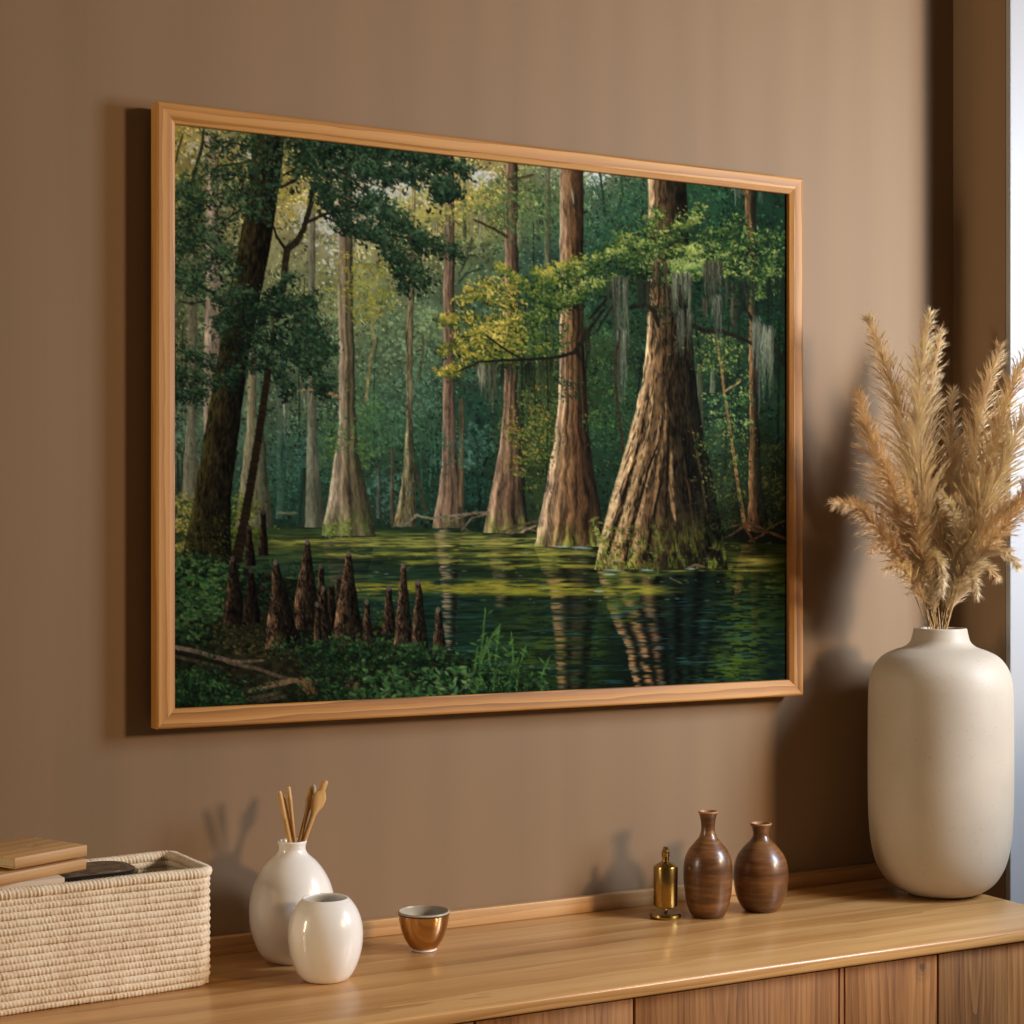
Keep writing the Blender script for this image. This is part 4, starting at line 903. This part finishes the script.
P = [(3.6, 59.8), (3.9, 60.4), (3.9, 65), (3.3, 65.8), (2.7, 66.6), (2.7, 68.6), (1.8, 69.6), (0, 69.8)]
obj('cap', lathe([(r * px, h * px) for r, h in P], 40), m_brass, t, sharp=28)

def brown(name, label, x, y, px, P, m, rim):
    t = thing(name, label, 'vase', (x, y, Z), 0, 'brown turned wooden vases')
    obj('body', lathe(smooth_profile([(r * px, h * px) for r, h in P]), 88), m, t)
    obj('rim', lathe(smooth_profile([(r * px, h * px) for r, h in rim], 4), 64), m_rimwood, t)['label'] = 'paler raw wood rim'
P = [(0, 0), (14.5, 0), (14.5, 0), (16.5, 1), (19.6, 7), (22.3, 17), (24, 30), (24.6, 43), (23.6, 55), (20, 65), (13.8, 73), (9, 79), (7, 86), (7.1, 93), (8.4, 100), (9.6, 103.2), (8.2, 103.2), (6, 98), (5, 90), (5, 82), (0, 78)]
brown('bottle_vase', 'taller slim brown wooden vase with a long flared neck, right of the brass bottle', 1.6246, 2.369, 2.855 / 1750, P, m_brown1, [(9.3, 102.6), (9.9, 103.6), (9.6, 104.6), (8.6, 104.6), (7.6, 102.2)])
P = [(0, 0), (15, 0), (15, 0), (17.5, 1), (22, 8), (25.6, 18), (27.4, 31), (26.8, 43), (23.4, 54), (17, 63), (11, 69), (8, 74), (7.9, 78), (9.2, 83), (10.4, 85.4), (8.8, 85.4), (7, 80), (6, 72), (0, 68)]
brown('bottle_vase', 'shorter round brown wooden vase with a short flared neck, nearest the big cream pot', 1.728, 2.366, 2.901 / 1750, P, m_brown2, [(10.1, 84.8), (10.8, 85.8), (10.5, 86.8), (9.4, 86.8), (8.2, 84.4)])

px = 3.04 / 1750
PX_, PY_ = 2.086, 2.333
t = thing('floor_vase', 'big cream speckled stoneware pot with dried pampas at the right end of the sideboard', 'pot', (PX_, PY_, Z))
P = [(0, 0), (28, 0), (28, 0), (34, 1), (44, 5), (55, 14), (64, 30), (69, 50), (71.3, 76), (72, 110), (72, 160), (71.6, 196), (70, 214), (66, 226), (58, 236), (47, 242), (36, 246), (30, 251), (27.6, 258), (26.6, 263), (25.8, 264.6), (24.2, 264.4), (23.4, 261), (24.5, 250), (32, 242), (50, 232), (64, 220), (67, 196), (67, 110), (66, 60), (52, 20), (30, 9), (0, 8)]
obj('body', lathe(smooth_profile([(r * .988 * px, h * px) for r, h in P]), 112), m_pot, t)
MOUTH_Z = Z + 262 * px

# ------------------------------------------------------------------ dried pampas grass
def bez(pts, n):
    P = [np.array(p, float) for p in pts]; out = []
    for i in range(len(P) - 1):
        p0, p1, p2, p3 = P[max(0, i - 1)], P[i], P[i + 1], P[min(len(P) - 1, i + 2)]
        for k in range(n):
            t = k / n
            out.append(.5 * ((2 * p1) + (-p0 + p2) * t + (2 * p0 - 5 * p1 + 4 * p2 - p3) * t * t + (-p0 + 3 * p1 - 3 * p2 + p3) * t ** 3))
    out.append(P[-1]); return np.array(out)

class Strands:
    def __init__(s): s.V = []; s.F = []
    def tube(s, pts, r0, r1):                       # three-sided tapering strand
        pts = np.asarray(pts); n = len(pts); b = len(s.V)
        for i, p in enumerate(pts):
            d = pts[min(i + 1, n - 1)] - pts[max(i - 1, 0)]; d = d / (np.linalg.norm(d) + 1e-9)
            a = np.cross(d, (.31, .9, .3)); a /= np.linalg.norm(a) + 1e-9; c = np.cross(d, a)
            r = r0 + (r1 - r0) * i / (n - 1)
            for k in range(3):
                s.V.append(p + a * r * math.cos(2.0944 * k) + c * r * math.sin(2.0944 * k))
        for i in range(n - 1):
            for k in range(3):
                j = (k + 1) % 3; q = b + 3 * i
                s.F.append((q + k, q + j, q + 3 + j, q + 3 + k))
    def needle(s, p, q, r):
        d = q - p; a = np.cross(d, (.31, .9, .3)); a = a / (np.linalg.norm(a) + 1e-9) * r; c = np.cross(d, a); c = c / (np.linalg.norm(c) + 1e-9) * r
        b = len(s.V); s.V += [p + a, p - .5 * a + .87 * c, p - .5 * a - .87 * c, q]
        s.F += [(b, b + 1, b + 3), (b + 1, b + 2, b + 3), (b + 2, b, b + 3)]

def pampas(label, pts, depth, frac, wide, dens, kind, seed, droop=.35, stem_r=.0016):
    """pts: picture positions from the mouth of the pot to the tip; depth: how far in y the tip leans"""
    rg = np.random.default_rng(seed)
    n = len(pts); W = []
    for i, (a, b) in enumerate(pts):
        f = i / (n - 1); W.append(np.array(at(a, b, PY_ + depth * f ** 1.3 + (rg.random() - .5) * .012 * (1 - f))))
    # the stalk goes down into the pot
    foot = W[0] + (W[0] - W[1]) / np.linalg.norm(W[0] - W[1]) * .10
    foot = np.array([PX_ + (foot[0] - PX_) * .8, PY_ + (foot[1] - PY_) * .8, foot[2]])
    c = bez([foot] + W, 14)
    seglen = np.r_[0, np.cumsum(np.linalg.norm(np.diff(c, axis=0), axis=1))]; total = seglen[-1]
    pos = lambda s_: np.array([np.interp(s_, seglen, c[:, k]) for k in range(3)])
    base = thing('pampas_plume', label, 'dried grass', tuple(foot), 0, 'dried pampas in the cream pot'); base['kind'] = 'thing'
    f0 = np.array(foot)
    st = Strands(); st.tube([pos(total * k / 26) - f0 for k in range(27)], stem_r, stem_r * .35)
    raw('stalk', st.V, st.F, m_stem, base)
    pl = Strands(); s0 = total * (1 - frac); Lp = total - s0
    nb = int(dens * 2.7)
    for i in range(nb):
        f = (i + rg.random()) / nb; s_ = s0 + Lp * f * .99
        p = pos(s_); d = pos(min(total, s_ + .012)) - pos(max(0, s_ - .012)); d /= np.linalg.norm(d)
        th = rg.random() * 6.283; e = np.cross(d, (0, 1, 0)); e /= np.linalg.norm(e); g = np.cross(d, e)
        out = e * math.cos(th) + g * math.sin(th) * .8
        env = .10 + 1.0 * (1 - f) ** .85 * min(1., .45 + f * 3.)
        L = wide * 1.38 * env * (.5 + .6 * rg.random())
        dirv = d * (1.3 + .5 * f) + out * (.26 + .42 * rg.random()); dirv /= np.linalg.norm(dirv)
        q = [p]; m = 4
        for k in range(m):
            dirv = dirv + np.array([0, 0, -1.]) * droop * (.10 + .16 * k / m) + out * (.05 + .05 * k) + rg.normal(0, .03, 3); dirv /= np.linalg.norm(dirv)
            q.append(q[-1] + dirv * L / m)
        q = np.array(q); pl.tube(q - f0, .0004, .00015)
        nh = int(6 + 300 * L)
        for k in range(nh):
            g_ = (.05 + .95 * rg.random()) * m; a_ = min(int(g_), m - 1); w = g_ - a_
            hp = q[a_] * (1 - w) + q[a_ + 1] * w; hd = q[a_ + 1] - q[a_]; hd /= np.linalg.norm(hd)
            sd = rg.normal(0, 1, 3); sd -= hd * sd.dot(hd); sd /= np.linalg.norm(sd) + 1e-9
            v = hd + sd * (.16 + .20 * rg.random()) + np.array([0, 0, -.10 * droop])
            pl.needle(hp - f0, hp + v * (.008 + .010 * rg.random()) - f0, .00042)
    raw('plume', pl.V, pl.F, m_plume[kind], base, False)

PAMPAS = [
 ('tall pampas plume at the back left, tip curling out over the picture wall', [(934,628),(926,560),(912,470),(893,390),(868,318)], .02, .62, .080, 120, 0),
 ('tallest pampas plume standing upright in the middle of the bunch', [(938,628),(930,560),(921,480),(919,390),(930,313)], -.03, .66, .085, 130, 1),
 ('tall pampas plume just right of the upright one, leaning into the dark corner', [(940,628),(934,560),(928,480),(930,400),(940,330)], .06, .6, .072, 100, 0),
 ('brown pampas plume leaning far left with its tip level with the picture middle', [(931,628),(918,570),(896,510),(874,450),(858,392)], .0, .68, .080, 130, 2),
 ('low pampas plume arching furthest left, its tip pointing at the picture frame', [(928,628),(908,580),(882,535),(858,508),(834,503)], -.05, .50, .050, 80, 2),
 ('pale shorter pampas plume in the gap between the upright and right-hand plumes', [(942,628),(946,560),(950,490),(951,430),(953,390)], .03, .6, .062, 95, 1),
 ('pampas plume rising against the side wall right of the middle gap', [(945,628),(953,560),(967,480),(984,400),(1000,346)], -.03, .62, .076, 120, 0),
 ('long pampas plume leaning right across the window edge', [(946,628),(962,550),(985,470),(1008,400),(1030,345)], -.14, .66, .088, 140, 0),
 ('wide pampas plume furthest right, cut by the picture edge', [(947,628),(966,560),(992,490),(1018,430),(1044,385)], -.18, .66, .088, 130, 1),
 ('drooping pampas plume on the right, halfway down beside the window', [(947,628),(964,570),(988,530),(1014,505),(1040,490)], -.20, .58, .060, 90, 0),
 ('thin sparse pampas plume low on the right, bending towards the window', [(946,628),(956,590),(975,558),(1000,550),(1018,566)], -.16, .55, .042, 70, 1),
 ('thin sparse pampas sprig on the right crossing the white window edge', [(946,628),(960,585),(985,550),(1010,520),(1032,470)], -.22, .48, .050, 60, 2),
 ('small pampas sprig low on the left, bowing out below the arching plume', [(931,628),(920,592),(903,562),(886,545),(870,552)], -.04, .5, .034, 55, 2),
 ('lowest left pampas sprig, its tip hanging just above the pot shoulder', [(933,628),(924,604),(911,580),(899,568),(884,569)], -.07, .55, .028, 50, 0),
 ('curled pampas tuft hanging over the middle of the pot mouth', [(937,628),(931,590),(926,566),(934,556),(942,570),(942,592)], -.09, .62, .026, 90, 1),
 ('small drooping pampas tuft just right of the curled one', [(944,628),(950,596),(960,575),(971,574),(977,594)], -.10, .55, .028, 70, 1),
 ('thin pampas sprig low on the right, spreading sideways above the pot shoulder', [(946,628),(956,600),(970,574),(985,566),(996,578)], -.08, .5, .028, 50, 0),
 ('short pampas plume in the front centre left with a pale pointed tip', [(936,628),(927,580),(917,535),(908,500),(903,474)], -.10, .56, .044, 90, 0),
 ('short pampas plume in the front centre right with a pale curved spine', [(942,628),(950,580),(957,545),(954,515),(942,494)], -.10, .6, .046, 90, 1),
 ('pampas plume filling the middle of the bunch behind the pale curved one', [(941,628),(944,570),(948,520),(954,470),(962,440)], -.02, .62, .070, 110, 0),
 ('dark pampas plume in the left middle of the bunch under the tall back plume', [(935,628),(922,575),(906,530),(893,490),(880,456)], -.06, .6, .060, 100, 2),
 ('pampas plume in the right middle of the bunch, below the long leaning plume', [(945,628),(956,575),(970,525),(984,480),(998,445)], -.10, .62, .066, 110, 0),
]
for i, (lab, pts, dep, fr, wd, dn, kd) in enumerate(PAMPAS):
    pampas(lab, pts, dep, fr, wd, dn, kd, 100 + i)

# ------------------------------------------------------------------ rope basket and what is in it
BA = math.radians(5.0); BX, BY = .773, 2.316; BL, BD, BH = .46, .158, .163
def basket():
    t = thing('rope_basket', 'rectangular cream coiled rope basket with books inside at the left end of the sideboard', 'basket', (BX, BY, Z), BA)
    def path(x0, x1, y0, y1, r, step):
        pts = []
        cs = [(x1 - r, y0 + r, -90), (x1 - r, y1 - r, 0), (x0 + r, y1 - r, 90), (x0 + r, y0 + r, 180)]
        for i, (cx, cy, a0) in enumerate(cs):
            for k in range(8):
                a = math.radians(a0 + 90 * k / 8); pts.append((cx + r * math.cos(a), cy + r * math.sin(a)))
        pts.append(pts[0]); P = np.array(pts); s_ = np.r_[0, np.cumsum(np.hypot(*np.diff(P, axis=0).T))]
        n = int(s_[-1] / step); q = np.linspace(0, s_[-1], n, endpoint=False)
        return np.stack([np.interp(q, s_, P[:, 0]), np.interp(q, s_, P[:, 1])], 1), s_[-1]
    def coil(name, rows, rad, inset, pitch, step, amp, seg=8):
        V = []; F = []
        for z, flare in rows:
            p, L = path(-BL + inset - flare, -inset + flare, inset - flare, BD - inset + flare, .018, step)
            n = len(p); d = np.roll(p, -1, 0) - np.roll(p, 1, 0); d /= np.hypot(d[:, 0], d[:, 1])[:, None]
            nrm = np.stack([d[:, 1], -d[:, 0]], 1)              # outward
            k = round(L / pitch); ph = np.arange(n) / n * 2 * math.pi * k + rnd.random() * 6
            wz = .0006 * np.sin(np.arange(n) / n * 2 * math.pi * 5 + rnd.random() * 6)
            jr = np.random.default_rng(rnd.randrange(9999)).random(k + 2) * .9 + .55; jit = jr[(np.arange(n) * k // n)]
            b = len(V)
            for j in range(seg):
                a = 2 * math.pi * j / seg
                rr = rad * (1 + jit * (amp * np.abs(np.sin((ph + 2.1 * a) * .5)) ** .8 - amp * .5))
                V.extend(np.stack([p[:, 0] + nrm[:, 0] * rr * math.cos(a), p[:, 1] + nrm[:, 1] * rr * math.cos(a), z + wz + rr * 1.04 * math.sin(a)], 1))
            for j in range(seg):
                j2 = (j + 1) % seg
                for i in range(n):
                    i2 = (i + 1) % n; F.append((b + j * n + i, b + j * n + i2, b + j2 * n + i2, b + j2 * n + i))
        raw(name, V, F, m_rope, t)
    rnd = random.Random(4)
    rows = [(.0056 + i * .0094, 0.0 if i else -.003) for i in range(16)]
    coil('coiled_side', rows, .0054, .0062, .0052, .0011, .30)
    coil('rim', [(.1568, .001)], .0068, .0062, .0054, .0010, .26, 10)
    bm = box((-BL + .012, .012, .0015), (-.012, BD - .012, .006), .001); obj('base', bm, m_rope, t)
    bm = bmesh.new()
    for lo, hi in [((-BL + .008, .0075, .004), (-.008, .0095, .155)), ((-BL + .008, BD - .0095, .004), (-.008, BD - .0075, .155)), ((-.0095, .009, .004), (-.0075, BD - .009, .155)), ((-BL + .0075, .009, .004), (-BL + .0095, BD - .009, .155))]:
        add_box(bm, lo, hi)
    obj('lining', bm, m_rope, t, False)
basket()
def on_basket(u, v): # basket-local x (from the right end), y (from the front)
    c, s_ = math.cos(BA), math.sin(BA); return BX + u * c - v * s_, BY + u * s_ + v * c

# black box standing in the basket
x, y = on_basket(-.186, BD / 2 + .012); HB = .1555
t = thing('lacquer_box', 'black glossy round-cornered box with a mottled brown lid inside the rope basket', 'box', (x, y, Z + .0065), BA)
def slab(hx, hy, r, z0, z1, bev):
    bm = bmesh.new(); vs = []
    for cx, cy, a0 in [(hx - r, -hy + r, -90), (hx - r, hy - r, 0), (-hx + r, hy - r, 90), (-hx + r, -hy + r, 180)]:
        for k in range(13): a = math.radians(a0 + 90 * k / 12); vs.append(bm.verts.new((cx + r * math.cos(a), cy + r * math.sin(a), z0)))
    f = bm.faces.new(vs); g = bmesh.ops.extrude_face_region(bm, geom=[f])
    top = [e for e in g['geom'] if isinstance(e, bmesh.types.BMVert)]
    for v in top: v.co.z = z1
    if bev: bmesh.ops.bevel(bm, geom=[e for e in bm.edges if all(abs(v.co.z - z1) < 1e-6 for v in e.verts)], offset=bev, segments=3, affect='EDGES')
    return bm
obj('body', slab(.098, .049, .036, 0, HB - .012, 0), m_black, t)
obj('lid', slab(.101, .052, .039, HB - .0115, HB, .004), m_black, t)
o = obj('inlay', slab(.086, .039, .028, HB, HB + .0008, 0), m_inlay, t); o['label'] = 'mottled brown inlay'

def book(label, corner, ang, w, dpt, th, z, m, mark=False, group='books in the rope basket'):
    """corner: right-hand front corner of the cover; the spine runs along local -x"""
    t = thing('book', label, 'book', (corner[0], corner[1], z), ang, group)
    bm = box((-w, 0, 0), (0, dpt, .0022), .0007); add_box(bm, (-w, 0, th - .0022), (0, dpt, th), .0007); add_box(bm, (-w, -.0004, .0006), (0, .0024, th - .0006), .0006)
    add_box(bm, (-.0024, .0006, .0006), (.0004, dpt, th - .0006), .0006)
    obj('cover', bm, m, t)
    obj('page_block', box((-w + .002, .0025, .0023), (-.0025, dpt - .002, th - .0023)), m_pages, t, False)
    if mark:
        b2 = bmesh.new()
        for cx, cy, rx, ry, a in [(-.062, .052, .030, .0022, .25), (-.085, .056, .014, .003, -.3), (-.045, .062, .018, .0016, .6), (-.03, .058, .010, .0026, .1), (-.07, .066, .012, .0014, 1.1), (-.052, .045, .013, .0014, -.8)]:
            vs = []
            for k in range(16):
                q = 2 * math.pi * k / 16; ex, ey = rx * math.cos(q), ry * math.sin(q)
                vs.append(b2.verts.new((cx + ex * math.cos(a) - ey * math.sin(a), cy + ex * math.sin(a) + ey * math.cos(a), th + .0001 + .00004 * len(b2.faces))))
            b2.faces.new(vs)
        obj('emblem', b2, m_mark, t, False)['label'] = 'pale leaf-like mark on the cover'
    return t
ZB = Z + .0065 + HB + .0012
x0, y0 = on_basket(-.212, .004)
book('thin pale linen book lying under the two tan books in the basket', (x0, y0), BA, .22, .12, .0075, ZB, m_palebook)
A26 = math.radians(26)
book('middle tan wooden-looking book, lying under the top one in the basket', (.6005, 2.343), A26, .20, .122, .0142, ZB + .0078, m_book)
book('topmost tan book with a pale leaf mark on its cover, on the basket pile', (.602, 2.345), A26, .119, .121, .0148, ZB + .0253, m_book, True)

# ------------------------------------------------------------------ daylight and added left fill
def area(name, loc, target, power, sx, sy, col):
    l = bpy.data.lights.new(name, 'AREA'); l.shape = 'RECTANGLE'; l.size = sx; l.size_y = sy; l.energy = power; l.color = col
    o = bpy.data.objects.new(name, l); COL.objects.link(o); o.location = loc
    o.rotation_euler = (Vector(target) - Vector(loc)).to_track_quat('-Z', 'Y').to_euler(); return o
area('sky_light', SKY_POS, (1.75, 2.45, 1.0), SKY_P, *SKY_SIZE, SKY_COL)
area('low_sun', SUN_POS, (1.3, 2.45, 1.1), SUN_P, *SUN_SIZE, SUN_COL)
area('left_fill', (-4.0, 2.33, 1.9), (2.2, 2.4, 1.3), FILL_P, .6, 1.8, (1., .80, .55))  # unseen warm fill added far left to brighten the side wall strip
w = bpy.data.worlds.new('room_glow'); scene.world = w; w.use_nodes = True
w.node_tree.nodes['Background'].inputs['Color'].default_value = (*WORLD_COL, 1); w.node_tree.nodes['Background'].inputs['Strength'].default_value = WORLD_S

# ------------------------------------------------------------------ camera
cam = bpy.data.cameras.new('camera'); cam.sensor_width = 36; cam.lens = FPX / 1024 * 36; cam.shift_y = (HOR - 512) / 1024; cam.clip_start = .05
co = bpy.data.objects.new('camera', cam); COL.objects.link(co); co.location = (0, 0, EYE); co.rotation_euler = (math.pi / 2, 0, -YAW)
scene.camera = co
vs = scene.view_settings; vs.view_transform = 'Standard'; vs.look = 'None'; vs.gamma = 1; vs.exposure = EXPO; vs.use_curve_mapping = False
